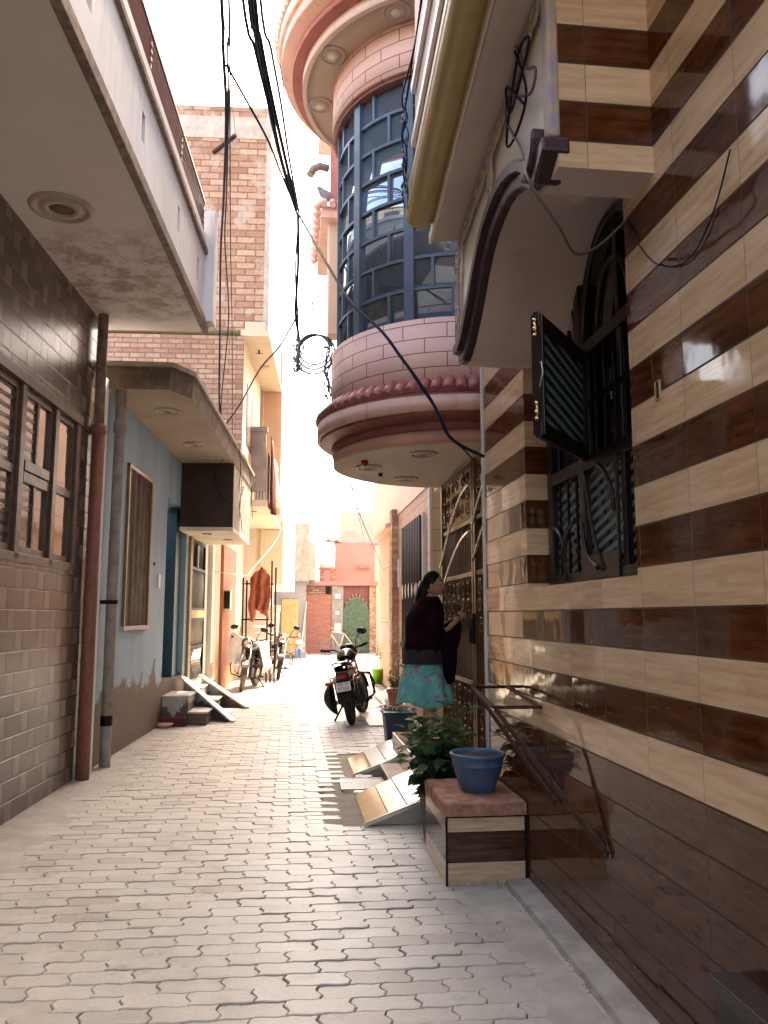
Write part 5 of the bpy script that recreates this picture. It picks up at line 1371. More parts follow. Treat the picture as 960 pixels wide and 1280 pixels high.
m3 = motorcycle('black motorcycle behind the sheet covered one, front wheel towards us', M['bikeblack'], M['rubber'], math.radians(-10), plate=False, group='motorcycles parked on the left', panniers=False)
m3.location = (-.52, 20.6, 0); m3.rotation_euler = (0, math.radians(-6), math.radians(180 + 12))
# cloths
def throw(cx, cy, lx, ly, ztop, drop, sd=0, rot=0):
    def fn(u, v):
        a, b = (u - .5) * 2, (v - .5) * 2
        ax = math.copysign(max(0, abs(a) - .28) / .72, a)
        x = (math.copysign(min(abs(a), .28), a) * lx / .28 * .45) + ax * lx * .35; y = b * ly
        z = ztop - drop * abs(ax) * (1 + .25 * nz(b * 3 + sd, sd)) - .05 * b * b + .03 * nz(a * 3 + sd, b * 3)
        x += .035 * math.sin(b * 9 + sd) * abs(ax)
        c, s = math.cos(rot), math.sin(rot)
        return (cx + x * c - y * s, cy + x * s + y * c, z)
    return fn
drape('white_sheet', M['clothwhite'], throw(-.76, 17.75, .36, .42, .97, .62, 3, -.2), 30, 24, label='white sheet thrown over the seat of the dusty motorcycle', cat='sheet')
drape('white_cloth', M['clothwhite'], lambda u, v: (-1.32 + .40 * u + .03 * math.sin(v * 9), 16.9 + .12 * math.sin(u * 7 + v * 3), 1.12 + .06 * math.sin(u * 5) - .62 * v * (1 + .3 * nz(u * 4, 2))), 24, 20, label='white cloth hanging on a line against the orange pilaster', cat='cloth')
# iron frame
fr_ = thing('ladder_frame', 'tall black iron frame like a ladder standing before the white stairs', 'frame', (-.75, 18.3, 0))
m = MB()
for x, zt in ((-1.10, 2.35), (-1.02, 2.30), (-.47, 2.75), (-.56, 2.3), (-.38, 2.6)): m.bar((x, 18.3 + (x + 1.1) * .3, 0), (x, 18.3 + (x + 1.1) * .3, zt), .035, .035)
for z in (1.42, 2.22): m.bar((-1.12, 18.28, z), (-.44, 18.5, z), .035, .035, )
m.build('bars', M['ironblack'], fr_)
m = MB()
for k in range(8): m.tube([(-1.02, 18.33, .4 + k * .12), (-.56, 18.47, .4 + k * .12)], .008, 5)
m.build('rungs', M['wirecream'], fr_)
drape('orange_cloth', M['clothorange'], lambda u, v: (-.95 + .46 * u + .04 * math.sin(v * 8 + u * 5) * v, 18.2 + .08 * math.sin(u * 16 + v * 3) + .05 * nz(u * 6, v * 5), 2.62 - .25 * abs(u - .55) * 2 - 1.02 * v * (1 + .15 * nz(u * 4, 7))), 30, 26, label='crumpled orange cloth draped over the iron frame', cat='cloth')

# ------------------------------------------------------------ bicycle
bc = thing('bicycle', 'old bicycle with a cream frame leaning before the green gate', 'bicycle', (0, 0, 0)); ORG[bc.name] = Vector((0, 0, 0))
for x in (-.52, .52):
    m = MB(); m.torus((x, 0, .335), .33, .015, (0, 1, 0), 40, 6); ty = m.build('tyre', M['mudrubber'], bc)
    m = MB(); m.torus((x, 0, .335), .31, .008, (0, 1, 0), 36, 5)
    for k in range(18): a = PI * 2 * k / 18; m.tube([(x, 0, .335), (x + .31 * math.cos(a), 0, .335 + .31 * math.sin(a))], .002, 4, cap=False)
    m.build('rim', M['steel'], ty)
m = MB(); BB, HT, HB, SB, RW, FW = (-.02, 0, .30), (-.36, 0, .90), (-.38, 0, .78), (.14, 0, .82), (.52, 0, .335), (-.52, 0, .335)
for a, b in ((BB, HB), (HT, SB), (BB, SB), (BB, RW), (SB, RW)): m.tube([a, b], .019, 8)
m.build('frame', M['bikecream'], bc)
m = MB(); m.tube([HT, HB, FW], .015, 8); m.build('fork', M['steel'], bc)
m = MB(); m.tube([(-.33, 0, .90), (-.33, 0, 1.0), (-.36, .12, 1.02), (-.25, .28, 1.0)], .012, 8); m.tube([(-.33, 0, 1.0), (-.36, -.12, 1.02), (-.25, -.28, 1.0)], .012, 8); m.build('handlebar', M['steel'], bc)
m = MB(); m.blob((.17, 0, .94), .14, .07, .035, 14, 8); m.tube([(.14, 0, .8), (.16, 0, .93)], .012, 6); m.build('saddle', M['seat'], bc)
m = MB(); m.torus(BB, .09, .008, (0, 1, 0), 20, 5); m.tube([(BB[0], -.06, BB[2]), (BB[0] + .1, -.06, BB[2] - .14)], .01, 6); m.build('crank', M['steel'], bc)
bc.location = (1.90, 31.9, .0); bc.rotation_euler = (math.radians(6), 0, math.radians(10))

# ------------------------------------------------------------ people
def skinmesh(V, E, R, sub=1):
    me = bpy.data.meshes.new('tmp'); me.from_pydata([tuple(v) for v in V], E, []); o = bpy.data.objects.new('tmp', me); link(o)
    md = o.modifiers.new('s', 'SKIN'); md.use_smooth_shade = True
    for i, r in enumerate(R):
        r = r if isinstance(r, tuple) else (r, r); o.data.skin_vertices[0].data[i].radius = r
    o.data.skin_vertices[0].data[0].use_root = True
    if sub: s = o.modifiers.new('u', 'SUBSURF'); s.levels = sub; s.render_levels = sub
    dg = bpy.context.evaluated_depsgraph_get(); ev = bpy.data.meshes.new_from_object(o.evaluated_get(dg)); bpy.data.objects.remove(o); return ev
def addmesh(m, me):
    m.bm.from_mesh(me); 
    for f in m.bm.faces: f.smooth = True
pw = thing('person', 'woman in dark knit top and turquoise flowered skirt opening the carved gate', 'person', (1.18, 7.0, .345))
def Wd(x, y, z): return Vector((1.18 + x, 7.0 + y, .345 + z))    # x forward to the gate, y away from the camera
V = [Wd(0, 0, .78), Wd(.0, 0, .95), Wd(-.005, 0, 1.10), Wd(.01, 0, 1.22), Wd(.03, 0, 1.30), Wd(.045, 0, 1.37),
     Wd(.0, -.15, 1.20), Wd(.07, -.20, 1.00), Wd(.20, -.17, 1.10), Wd(.255, -.15, 1.15),
     Wd(.0, .15, 1.20), Wd(.08, .18, 1.00), Wd(.21, .10, 1.06), Wd(.27, .06, 1.09),
     Wd(0, -.08, .72), Wd(.02, -.08, .40), Wd(-.01, -.08, .07), Wd(.10, -.09, .03),
     Wd(0, .08, .72), Wd(.02, .08, .40), Wd(-.01, .08, .07), Wd(.10, .09, .03)]
E_ = [(0, 1), (1, 2), (2, 3), (3, 4), (4, 5), (3, 6), (6, 7), (7, 8), (8, 9), (3, 10), (10, 11), (11, 12), (12, 13), (0, 14), (14, 15), (15, 16), (16, 17), (0, 18), (18, 19), (19, 20), (20, 21)]
Rr = [.12, .10, .115, .10, .05, .045, .055, .042, .032, .024, .055, .042, .032, .024, .085, .055, .035, .03, .085, .055, .035, .03]
bm_ = MB(); addmesh(bm_, skinmesh(V, E_, Rr))
# head
fd = Vector((.84, -.54, 0)).normalized(); sd_ = Vector((-fd.y, fd.x, 0)); hc = Wd(.062, -.01, 1.435)
rot = Matrix((fd, sd_, Vector((0, 0, 1)))).transposed()
bm_.blob(hc, .082, .070, .098, 22, 18, rot=rot)
bm_.blob(hc + fd * .030 + Vector((0, 0, -.045)), .052, .050, .055, 16, 12, rot=rot)
bm_.blob(hc + fd * .084 + Vector((0, 0, -.012)), .016, .012, .026, 10, 8, rot=rot)     # nose
for s in (-1, 1): bm_.blob(hc + sd_ * .068 * s + Vector((0, 0, -.012)), .016, .008, .028, 10, 8, rot=rot)
# hands: palm, four fingers and a thumb closing on the gate latch
for (wr, fdir, sg) in ((Wd(.255, -.15, 1.15), Vector((.85, .25, .35)).normalized(), 1), (Wd(.27, .06, 1.09), Vector((.95, -.1, .2)).normalized(), -1)):
    up = Vector((0, 0, 1)); sdv = fdir.cross(up).normalized(); nv = sdv.cross(fdir).normalized()
    r3 = Matrix((fdir, nv, sdv)).transposed(); pc = wr + fdir * .042
    bm_.blob(pc, .045, .036, .015, 12, 9, rot=r3)
    for q, (o_, ln) in enumerate(((-.027, .050), (-.009, .060), (.009, .056), (.026, .044))):
        b = pc + fdir * .036 + nv * o_; k1 = b + fdir * ln * .5 + sdv * .006 * sg; k2 = k1 + fdir * ln * .28 - sdv * ln * .3 * sg; k3 = k2 - sdv * ln * .35 * sg + fdir * ln * .02
        bm_.tube([b, k1, k2, k3], [.0088, .0082, .0075, .006], 7)
    b = pc - fdir * .012 + nv * .030; bm_.tube([b, b + nv * .018 + fdir * .02, b + nv * .022 + fdir * .045 - sdv * .008 * sg], [.011, .009, .007], 7)
bm_.build('body', M['skin'], pw)
for s in (-1, 1):
    m = MB(); m.blob(hc + fd * .072 + sd_ * .027 * s + Vector((0, 0, .010)), .010, .014, .007, 10, 6, rot=rot); m.build('eye', M['eyewhite'], pw)
    m = MB(); m.blob(hc + fd * .079 + sd_ * .026 * s + Vector((0, 0, .010)), .005, .006, .006, 8, 6, rot=rot); m.build('pupil', M['hair'], pw)
    m = MB(); m.blob(hc + fd * .074 + sd_ * .028 * s + Vector((0, 0, .028)), .006, .018, .004, 10, 6, rot=rot); m.build('eyebrow', M['hair'], pw)
m = MB(); m.blob(hc + fd * .076 + Vector((0, 0, -.048)), .010, .020, .006, 10, 6, rot=rot); m.build('lips', plain('lips', (.28, .07, .06), .4, bump=0), pw)
m = MB()
hr = Matrix((fd, sd_, Vector((0, 0, 1)))).transposed()
m.blob(hc + fd * -.018 + Vector((0, 0, .022)), .086, .080, .098, 24, 16, rot=hr)
hh = [hc + fd * -.075 + Vector((0, 0, .02)), hc + fd * -.10 + Vector((0, 0, -.06)), hc + fd * -.125 + Vector((0, 0, -.16)), hc + fd * -.14 + Vector((-.01, 0, -.28)), hc + fd * -.13 + Vector((-.01, 0, -.42))]
m.tube(hh, [.05, .06, .062, .052, .02], 14)
m.blob(hc + fd * -.015 + sd_ * -.064 + Vector((0, 0, .02)), .035, .014, .05, 12, 10, rot=hr)
for i in range(34):
    o_ = Vector((random.uniform(-.05, .02), random.uniform(-.05, .05), 0)); m.tube([h + o_ * (.6 + .3 * q) for q, h in enumerate(hh)], .004, 4)
m.build('hair', M['hair'], pw)
# knit top: torso and sleeves
def loft(m, secs, n=26, fold=0, fk=7):
    rings = []
    for j, (cx, cy, cz, rx, ry) in enumerate(secs):
        rings.append([m.v((cx + rx * (1 + fold * math.sin(k * fk * 2 * PI / n + j)) * math.cos(2 * PI * k / n), cy + ry * (1 + fold * math.sin(k * fk * 2 * PI / n + j)) * math.sin(2 * PI * k / n), cz)) for k in range(n)])
    for a, b in zip(rings, rings[1:]):
        for k in range(n): m.face([a[k], a[(k + 1) % n], b[(k + 1) % n], b[k]], smooth=True)
def S_(x, y, z, rx, ry): p = Wd(x, y, z); return (p.x, p.y, p.z, rx, ry)
m = MB(); loft(m, [S_(-.01, 0, .80, .185, .185), S_(-.015, 0, .86, .190, .19), S_(-.025, 0, .95, .170, .18), S_(-.03, 0, 1.05, .165, .18), S_(-.02, 0, 1.14, .165, .19), S_(.0, 0, 1.215, .140, .195), S_(.01, 0, 1.265, .120, .165), S_(.03, 0, 1.325, .074, .078)], 30, .035, 9)
me = skinmesh([Wd(0, -.05, 1.19), Wd(.0, -.155, 1.19), Wd(.04, -.195, 1.08), Wd(.08, -.205, .995), Wd(.125, -.195, 1.035)], [(0, 1), (1, 2), (2, 3), (3, 4)], [.10, .088, .07, .06, .05]); addmesh(m, me)
me = skinmesh([Wd(0, .05, 1.19), Wd(.0, .155, 1.19), Wd(.05, .185, 1.08), Wd(.09, .18, .995), Wd(.15, .14, 1.03)], [(0, 1), (1, 2), (2, 3), (3, 4)], [.10, .088, .07, .06, .05]); addmesh(m, me)
m.build('knit_top', M['topdark'], pw)
m = MB(); loft(m, [S_(-.015, 0, .745, .212, .205), S_(-.015, 0, .80, .200, .198), S_(-.015, 0, .87, .196, .195)], 30, .04, 8); m.build('tunic', M['topplum'], pw)
m = MB()
def skirt(u, v):
    a = 2 * PI * u; k = .5 + .5 * v
    f = 1 + (.02 + .07 * v) * math.sin(a * 9 + 1.3 * math.sin(a * 2)) + .03 * v * math.sin(a * 4 + 1)
    rx = (.168 + .07 * v) * f; ry = (.165 + .075 * v) * f
    p = Wd(-.02 + rx * math.cos(a) - .0 * v, ry * math.sin(a), .82 - .415 * v - .02 * math.sin(a * 3) * v); return tuple(p)
m.grid(skirt, 120, 16, closeu=True); m.build('skirt', M['floral'], pw, solid=.004)
# dark shawl hanging from the forearm
m = MB()
def shawl(u, v):
    top = Wd(.10, -.19, 1.04).lerp(Wd(.25, -.12, 1.13), u)
    w = math.sin(PI * v); x = top.x + .05 * w * (u - .3) + .02 * math.sin(u * 14) * v - .10 * v * (u > .5) * (u - .5) * 2
    return (x + .02 * v, top.y + .03 * math.sin(u * 17 + 1) * v - .02 + .06 * v, top.z + .035 * (1 - v) - (.16 + .34 * math.sin(PI * min(1, .25 + u * .6))) * v)
m.grid(shawl, 30, 16); m.build('shawl', M['topdark'], pw, solid=.02, fix=False)
m = MB(); m.torus(Wd(.235, -.158, 1.135), .030, .004, (.8, .1, .5), 16, 5); m.build('bangle', M['brass'], pw)

chd = thing('person', 'small child in a pale shirt and blue trousers sitting in the plastic chair', 'person', (.22, 26.2, 0))
def K_(x, y, z): return Vector((.22 + x, 26.2 + y, z))
V = [K_(0, 0, .42), K_(0, 0, .58), K_(0, 0, .70), K_(0, 0, .76), K_(-.10, 0, .68), K_(-.13, -.05, .55), K_(-.06, -.18, .48), K_(.10, 0, .68), K_(.14, -.05, .55), K_(.08, -.18, .48), K_(-.06, -.22, .42), K_(-.06, -.25, .16), K_(-.06, -.32, .10), K_(.06, -.22, .42), K_(.06, -.25, .16), K_(.06, -.32, .10)]
m = MB(); addmesh(m, skinmesh(V, [(0, 1), (1, 2), (2, 3), (2, 4), (4, 5), (5, 6), (2, 7), (7, 8), (8, 9), (0, 10), (10, 11), (11, 12), (0, 13), (13, 14), (14, 15)], [.09, .085, .07, .035, .038, .03, .022, .038, .03, .022, .05, .035, .028, .05, .035, .028]))
m.blob(K_(0, -.01, .86), .07, .075, .088, 16, 12); m.blob(K_(0, -.085, .85), .01, .014, .016, 8, 6); m.build('body', M['skin'], chd)
m = MB(); m.blob(K_(0, .012, .885), .075, .08, .08, 16, 10); m.build('hair', M['hair'], chd)
m = MB(); loft(m, [(.22, 26.2, .40, .12, .10), (.22, 26.2, .55, .11, .095), (.22, 26.2, .68, .115, .08), (.22, 26.2, .74, .05, .05)], 18); m.build('shirt', M['childshirt'], chd)
for s in (-1, 1): 
    m = MB(); m.tube([K_(.05 * s, 0, .43), K_(.06 * s, -.22, .43), K_(.06 * s, -.25, .18)], [.07, .06, .045], 10); m.build('trouser_leg', M['jeans'], chd)
pc_ = thing('plastic_chair', 'brown plastic armchair with the child in it, in the sunny part of the lane', 'chair', (.1, 26.2, 0))
m = MB(); m.box(-.02, .46, 25.98, 26.42, .36, .39); m.build('seat', M['chair'], pc_, bevel=.01)
m = MB(); m.grid(lambda u, v: (-.04 - .05 * v + .0, 25.98 + .46 * u, .38 + .46 * v * (1 - .25 * (2 * u - 1) ** 2)), 12, 8); m.build('backrest', M['chair'], pc_, solid=.02)
for x, y in ((0, 26.0), (.44, 26.0), (0, 26.4), (.44, 26.4)):
    m = MB(); m.tube([(x, y, .37), (x + (.03 if x else -.05), y + (-.03 if y < 26.2 else .03), 0)], .022, 8); m.build('leg', M['chair'], pc_)
for y in (25.98, 26.43):
    m = MB(); m.tube([(-.06, y, .60), (.40, y, .60), (.44, y, .37)], .018, 8); m.build('armrest', M['chair'], pc_)

# pigeon
pg = thing('pigeon', 'grey pigeon perched on the tiled ledge of the pink house', 'bird', (.36, 9.80, 6.82))
m = MB(); rtp = Matrix.Rotation(math.radians(35), 3, 'Y'); m.blob((.36, 9.80, 6.92), .12, .06, .065, 16, 12, rot=rtp); m.blob((.27, 9.79, 7.0), .035, .03, .035, 12, 10); m.blob((.30, 9.79, 6.97), .04, .035, .05, 12, 8)
m.hexa([(.43, 9.77, 6.86), (.56, 9.76, 6.78), (.56, 9.84, 6.78), (.43, 9.83, 6.86), (.43, 9.77, 6.88), (.56, 9.76, 6.795), (.56, 9.84, 6.795), (.43, 9.83, 6.88)])
m.lathe([(.009, 0), (.001, .03)], (.232, 9.79, 7.0), 6, axis='x'); m.build('body', M['pigeon'], pg)
m = MB(); m.tube([(.36, 9.78, 6.87), (.36, 9.78, 6.80)], .006, 5); m.tube([(.37, 9.82, 6.87), (.37, 9.82, 6.80)], .006, 5); m.build('legs', M['pink'], pg)

# ------------------------------------------------------------ cables
CAB = {
'drop_a': [(-0.42, 1, 6.3), (-0.56, 5.12, 5.9), (-0.6, 5.84, 5.9), (-0.65, 6.76, 5.9), (-0.79, 8.17, 5.9), (-0.94, 9.54, 5.9), (-1.12, 11.6, 5.61), (-1.2, 12.6, 4.91), (-1.13, 12.62, 4.3), (-1.12, 12.62, 4.12)],
'drop_b': [(-0.34, 1, 6.35), (-0.51, 5.17, 5.95), (-0.57, 5.9, 5.95), (-0.64, 6.84, 5.95), (-0.77, 8.26, 5.95), (-0.87, 9.31, 5.95), (-1.0, 11.6, 5.86), (-1.17, 12.6, 4.84), (-1.12, 12.65, 4.3)],
'drop_c': [(-0.36, 1, 6.3), (-0.51, 5.14, 5.92), (-0.62, 6.79, 5.92), (-0.79, 9.14, 5.92), (-0.99, 12.2, 5.83), (-1.1, 14, 5.0), (-1.1, 14.3, 4.2)],
'bun_a': [(-0.5, 1, 6.2), (-0.38, 5.1, 5.9), (-0.35, 5.63, 5.9), (-0.29, 6.28, 5.9), (-0.21, 7.08, 5.9), (-0.09, 7.93, 5.9), (-0.0, 8.43, 5.9)],
'bun_b': [(-0.44, 1, 6.25), (-0.34, 5.15, 5.95), (-0.31, 5.78, 5.95), (-0.23, 6.56, 5.95), (-0.12, 7.49, 5.95), (-0.01, 8.38, 5.95)],
'bun_c': [(-0.55, 1, 6.15), (-0.42, 5.04, 5.85), (-0.35, 5.74, 5.85), (-0.28, 6.31, 5.85), (-0.2, 7.0, 5.85), (-0.06, 8.0, 5.85), (-0.0, 8.34, 5.85)],
'bun_d': [(-0.40, 1, 6.2), (-0.3, 5.11, 5.92), (-0.23, 5.82, 5.92), (-0.16, 6.51, 5.92), (-0.09, 7.37, 5.92), (0.01, 8.38, 5.92)],
'bun_e': [(-0.48, 1, 6.2), (-0.36, 5.07, 5.88), (-0.33, 5.69, 5.88), (-0.24, 6.57, 5.88), (-0.16, 7.31, 5.88), (-0.02, 8.25, 5.88)],
'thin': [(-0.59, 6.03, 5.9), (-0.44, 6.42, 5.85), (-0.28, 6.93, 5.83), (-0.17, 7.46, 5.83), (-0.04, 8.11, 5.86)],
'down': [(-0.0, 8.5, 5.97), (0.01, 8.8, 5.51), (-0.01, 9.0, 5.01), (0.04, 9.2, 4.7), (0.02, 9.4, 4.42)],
'down2': [(0.01, 8.5, 5.95), (-0.02, 8.8, 5.41), (0.02, 9, 4.92), (0.0, 9.2, 4.6)],
'across': [(-0.0, 8.5, 5.97), (0.16, 7.8, 5.32), (0.33, 6.8, 4.5), (0.45, 6.2, 4.01), (0.64, 5.75, 3.62), (0.76, 5.6, 3.38), (0.89, 5.5, 3.15), (0.99, 5.45, 2.96), (1.06, 5.42, 2.78), (1.16, 5.42, 2.69), (1.335, 5.45, 2.62)],
'across2': [(0.76, 5.62, 3.39), (0.91, 5.52, 3.11), (1.03, 5.48, 2.91), (1.1, 5.5, 2.77), (1.22, 5.6, 2.7), (1.35, 5.8, 2.65)],
'left': [(0.01, 8.8, 4.89), (-0.2, 9.8, 4.87), (-0.5, 11, 4.93), (-0.86, 12.3, 4.75), (-1.13, 12.6, 4.45)],
'thin2': [(0.04, 8.6, 5.61), (0.15, 8.4, 4.97), (0.24, 7.8, 4.22), (0.28, 7.2, 3.7)],
'sky': [(-0.28, 1, 6.1), (-0.2, 5.18, 5.8), (-0.15, 5.93, 5.8), (-0.08, 6.66, 5.8), (0.07, 8.4, 5.61), (0.21, 8, 4.46), (0.25, 7.2, 3.89)],
'low': [(0.28, 7.3, 3.07), (0.36, 12, 3.54), (0.42, 20, 4.09), (0.34, 29, 3.79)],
'r1': [(0.6, 8.2, 2.84), (1.13, 14, 3.32), (1.77, 20, 3.5), (2.2, 22, 3.1), (2.05, 18, 2.96)],
'r2': [(0.56, 8, 2.87), (1.03, 12, 2.94), (1.66, 16, 2.78), (2.03, 18, 2.54)],
'roof': [(-.83, 4.2, 6.4), (-1.0, 9, 9.2), (-1.25, 15.0, 10.95)],
}
def smooth(pts, k=5):
    P = [Vector(p) for p in pts]; out = []
    for i in range(len(P) - 1):
        p0, p1, p2, p3 = P[max(0, i - 1)], P[i], P[i + 1], P[min(len(P) - 1, i + 2)]
        for j in range(k):
            t = j / k; out.append(.5 * ((2 * p1) + (p2 - p0) * t + (2 * p0 - 5 * p1 + 4 * p2 - p3) * t * t + (3 * p1 - p0 - 3 * p2 + p3) * t ** 3))
    return out + [P[-1]]
G = 'cables strung over the lane'
LBL = {
'drop_a': ('overhead_cable', 'thick dark cable hanging down to the canopy corner of the blue house', .014, 'cable'),
'drop_b': ('overhead_cable', 'second cable running beside the thick one to the canopy corner', .009, 'cable'),
'drop_c': ('overhead_cable', 'thin cable right of the pair, passing behind the canopy edge', .006, 'cable'),
'bun_a': ('overhead_cable', 'left strand of the thick cable bundle crossing the sky', .012, 'cable'),
'bun_b': ('overhead_cable', 'thickest strand of the cable bundle crossing the sky', .017, 'cable'),
'bun_c': ('overhead_cable', 'strand that leaves the bundle farthest left and rejoins it', .012, 'cable'),
'bun_d': ('overhead_cable', 'blue right strand of the cable bundle crossing the sky', .011, 'cable'),
'bun_e': ('overhead_cable', 'middle strand of the cable bundle crossing the sky', .012, 'cable'),
'thin': ('overhead_cable', 'slack cable crossing from the hanging pair to the bundle', .010, 'cable'),
'down': ('overhead_cable', 'thick cable drooping from the bundle to the tangled coil', .016, 'cable'),
'down2': ('overhead_cable', 'thinner cable drooping beside the thick one to the coil', .009, 'cable'),
'across': ('overhead_cable', 'thick black cable crossing in front of the round bay to the striped wall', .012, 'cable'),
'across2': ('overhead_cable', 'thin wire splitting from the black cable under the round bay', .006, 'cable'),
'left': ('overhead_cable', 'black cable running from the coil to the canopy corner on the left', .011, 'cable'),
'thin2': ('overhead_cable', 'thin grey wire from the bundle to the edge of the bay', .006, 'cablegrey'),
'sky': ('overhead_cable', 'single thin wire right of the bundle against the sky', .005, 'cablegrey'),
'low': ('overhead_cable', 'wire running down the lane from the bay to the grey house', .008, 'cablegrey'),
'r1': ('overhead_cable', 'drooping wire from the bay to the pale pink house, left of its pair', .007, 'cablegrey'),
'r2': ('overhead_cable', 'wire from the bay to the stone column, right of its pair', .007, 'cablegrey'),
'roof': ('overhead_cable', 'fine wire from the white balcony up to the bracket on the brick tower', .005, 'cablegrey'),
}
MC = plain('blue_cable_sheath', (.008, .02, .09), .5, bump=0)
for k in CAB:
    if CAB[k][0][1] == 1: CAB[k].insert(0, (CAB[k][0][0], -12, CAB[k][0][2] + .5))
for k, (nm, lb, r, mt_) in LBL.items():
    m = MB(); m.tube(smooth(CAB[k]), r, 7); tag(m.build(nm, MC if k in ('bun_d', ) else M[mt_]), lb, 'cable', G)
co = thing('cable_coil', 'tangled grey coil of spare cable hanging by the round bay', 'cable coil', (.15, 8.7, 4.2))
m = MB()
for i in range(3): m.torus((.20 + .01 * i, 8.65 + .03 * i, 4.45 - .02 * i), .175 + .012 * i, .010, (.1 * i, 1, .1 * i), 36, 6, sx=1.0 + .08 * i)
m.build('loop', M['cablegrey'], co)
m = MB(); random.seed(21)
for i in range(6):
    pts = [Vector((.02, 9.0, 4.72 - i * .02))]
    for k in range(7): pts.append(Vector((.02 + random.uniform(-.07, .07), 9.0 + random.uniform(-.05, .05), 4.62 - k * .05 + random.uniform(-.09, .05))))
    m.tube(smooth(pts, 4), .007, 5)
m.build('tangle', M['cablegrey'], co)
m = MB()
for i in range(6):
    pts = [Vector((.32, 6.75, 3.85))]
    for k in range(7): pts.append(Vector((.285 + random.uniform(-.05, .03), 6.72 + random.uniform(-.05, .05), 3.85 - k * .08 + random.uniform(-.05, .05))))
    m.tube(smooth(pts, 4), .006, 5)
m.tube(smooth([(.19, 8.5, 4.3), (.22, 7.6, 3.75), (.27, 7.0, 3.45)], 6), .008, 6)
m.build('tangle', M['cablegrey'], co)
wl = thing('wall_cable', 'loose wire looping down the cream face and along the striped wall', 'cable', (.95, 3.0, 3.2))
m = MB(); m.tube(smooth([(.945, 3.9, 5.0), (0.935, 3.41, 4.43), (0.93, 3.28, 4.2), (0.93, 3.06, 3.9), (0.93, 2.96, 3.75), (0.93, 2.84, 3.66), (.93, 2.90, 3.60), (0.93, 3.06, 3.69), (0.93, 3.22, 3.80), (0.93, 3.27, 3.72), (0.92, 3.02, 3.42), (0.89, 2.82, 3.16), (1.02, 2.88, 3.02), (1.13, 3.0, 2.97), (1.24, 3.02, 3.02), (1.345, 2.98, 3.12)]), .0065, 6); m.build('wire', plain('grey_brown_wire', (.10, .075, .06), .45, bump=0), wl)
m = MB(); m.tube(smooth([(.925, 3.1, 3.93), (.925, 2.95, 3.63), (.925, 3.14, 3.55), (.925, 3.26, 3.62), (.925, 3.05, 3.88), (.925, 2.90, 3.82), (.925, 3.18, 3.70), (.925, 3.24, 3.86), (.925, 2.98, 3.60)], 6), .006, 6); m.build('wire_knot', M['cable'], wl)
m = MB(); m.tube(smooth([(1.343, 2.98, 3.10), (1.342, 2.75, 2.83), (1.342, 2.5, 2.72), (1.342, 2.32, 2.80), (1.342, 2.2, 2.95)]), .0028, 5); m.build('wall_wire', M['cable'], wl)
sw = thing('fairy_light_string', 'bunched string of dark fairy lights hanging at the ochre balcony moulding', 'light string', (.6, 4.25, 3.8))
m = MB(); random.seed(31)
for i in range(4):
    pts = [(.60 + random.uniform(-.012, .012), 3.2, 4.75), (.60, 3.8, 4.5)] + [(.60 + random.uniform(-.02, .02), 4.22 + random.uniform(-.02, .02), 4.45 - k * .11) for k in range(7 - (i % 3))]
    m.tube(smooth(pts, 4), .004, 5)
m.build('string', M['cable'], sw)
for i in range(30): z = random.uniform(3.85, 4.5); m = MB(); m.blob((.60 + random.uniform(-.018, .018), 4.22 + random.uniform(-.02, .02), z), .008, .008, .014, 6, 5); m.build('bulb', M['cablegrey'], sw)
cw = thing('canopy_wiring', 'thin black wires bunched on the canopy edge above the dark box', 'wiring', (-1.1, 12.6, 3.5))
m = MB(); random.seed(41)
for i in range(5):
    pts = [(-1.11 + random.uniform(-.03, .03), 12.55 + random.uniform(-.04, .04), 4.32 - k * .07 + random.uniform(-.02, .02)) for k in range(6)]
    m.tube(smooth(pts, 4), .005, 5)
def LP(a, s, z): return (*LW(a, s), z)
m.tube(smooth([LP(.86, 12.6, 4.18), LP(.88, 12.7, 3.8), LP(.84, 12.9, 3.5), LP(.86, 13.3, 3.62), LP(.83, 13.1, 3.3), LP(.85, 13.2, 3.05), LP(.84, 13.4, 2.9)], 5), .006, 5)
m.tube(smooth([LP(.88, 12.4, 4.16), LP(.60, 12.1, 3.7), LP(.62, 12.2, 3.35), LP(.80, 12.52, 3.2)], 5), .006, 5)
m.tube(smooth([LP(.86, 13.4, 4.18), LP(.90, 14.0, 3.9), LP(.88, 14.6, 3.4), LP(.86, 14.9, 3.3)], 5), .006, 5)
m.tube(smooth([LP(.84, 13.0, 3.0), LP(.85, 13.1, 3.5), LP(.84, 13.3, 3.8)], 5), .005, 5)
m.build('wires', M['cable'], cw)
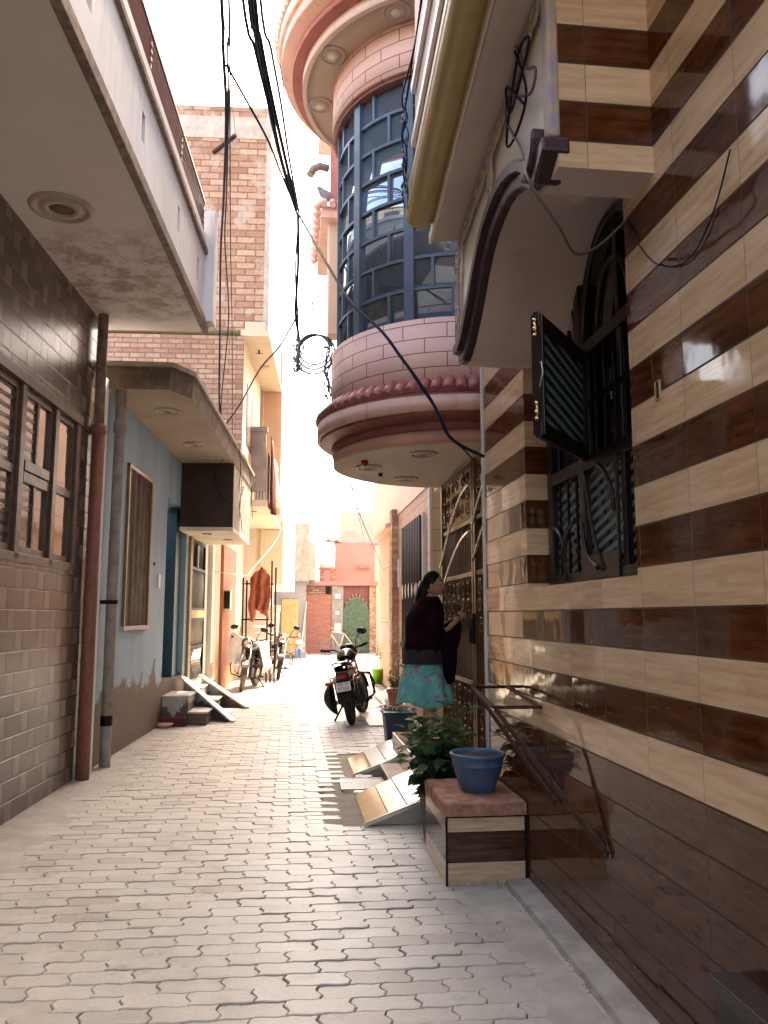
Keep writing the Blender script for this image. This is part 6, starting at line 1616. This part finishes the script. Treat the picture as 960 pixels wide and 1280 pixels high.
m = MB(); m.tube(smooth([LP(.5, 17.3, 2.1), LP(.55, 17.2, 2.35), LP(.9, 20, 3.3), LP(1.0, 21.4, 3.9)], 6), .010, 6); m.tube([LP(.04, 15.5, 2.35), LP(.5, 17.3, 2.35)], .010, 6); tag(m.build('cream_pipe_wire', M['wirecream']), 'pale conduit wire slanting up past the ochre wall', 'cable')

# ------------------------------------------------------------ camera, light
cam = bpy.data.cameras.new('camera'); co_ = bpy.data.objects.new('camera', cam); link(co_); S.camera = co_
cam.sensor_fit = 'HORIZONTAL'; cam.sensor_width = 36; cam.lens = 37.5; cam.clip_end = 2000; cam.clip_start = .05
pitch = math.atan(.130); yaw = math.atan(.115 * math.cos(pitch))
co_.location = (0, 0, 1.5); co_.rotation_euler = (PI / 2 + pitch, math.radians(0), -yaw)
S.render.resolution_x = 768; S.render.resolution_y = 1024
SUN_EL = 55; hx, hy = .45, .89; az = math.atan2(hx, hy)
sd = bpy.data.lights.new('sun', 'SUN'); so = bpy.data.objects.new('sun', sd); link(so)
sd.energy = 2.0; sd.angle = math.radians(.5); sd.color = (1, .90, .78)
d = Vector((math.sin(az) * math.cos(math.radians(SUN_EL)), math.cos(az) * math.cos(math.radians(SUN_EL)), math.sin(math.radians(SUN_EL))))
so.rotation_euler = d.to_track_quat('Z', 'Y').to_euler(); so.location = (5, 5, 20)
w = bpy.data.worlds.new('World'); S.world = w; w.use_nodes = True; nt = w.node_tree
sky = nt.nodes.new('ShaderNodeTexSky'); sky.sky_type = 'NISHITA'; sky.sun_disc = False; sky.sun_elevation = math.radians(SUN_EL); sky.sun_rotation = az
sky.dust_density = 6; sky.air_density = 1.0; sky.ozone_density = .6; sky.altitude = 200
nt.links.new(sky.outputs[0], nt.nodes['Background'].inputs[0]); nt.nodes['Background'].inputs[1].default_value = .15
vs = S.view_settings; vs.view_transform = 'Standard'; vs.look = 'None'; vs.gamma = 1; vs.use_curve_mapping = False; vs.exposure = 3.25
try:
    vs.use_white_balance = True; vs.white_balance_temperature = 7900; vs.white_balance_tint = 10
except Exception as e: print('wb', e)
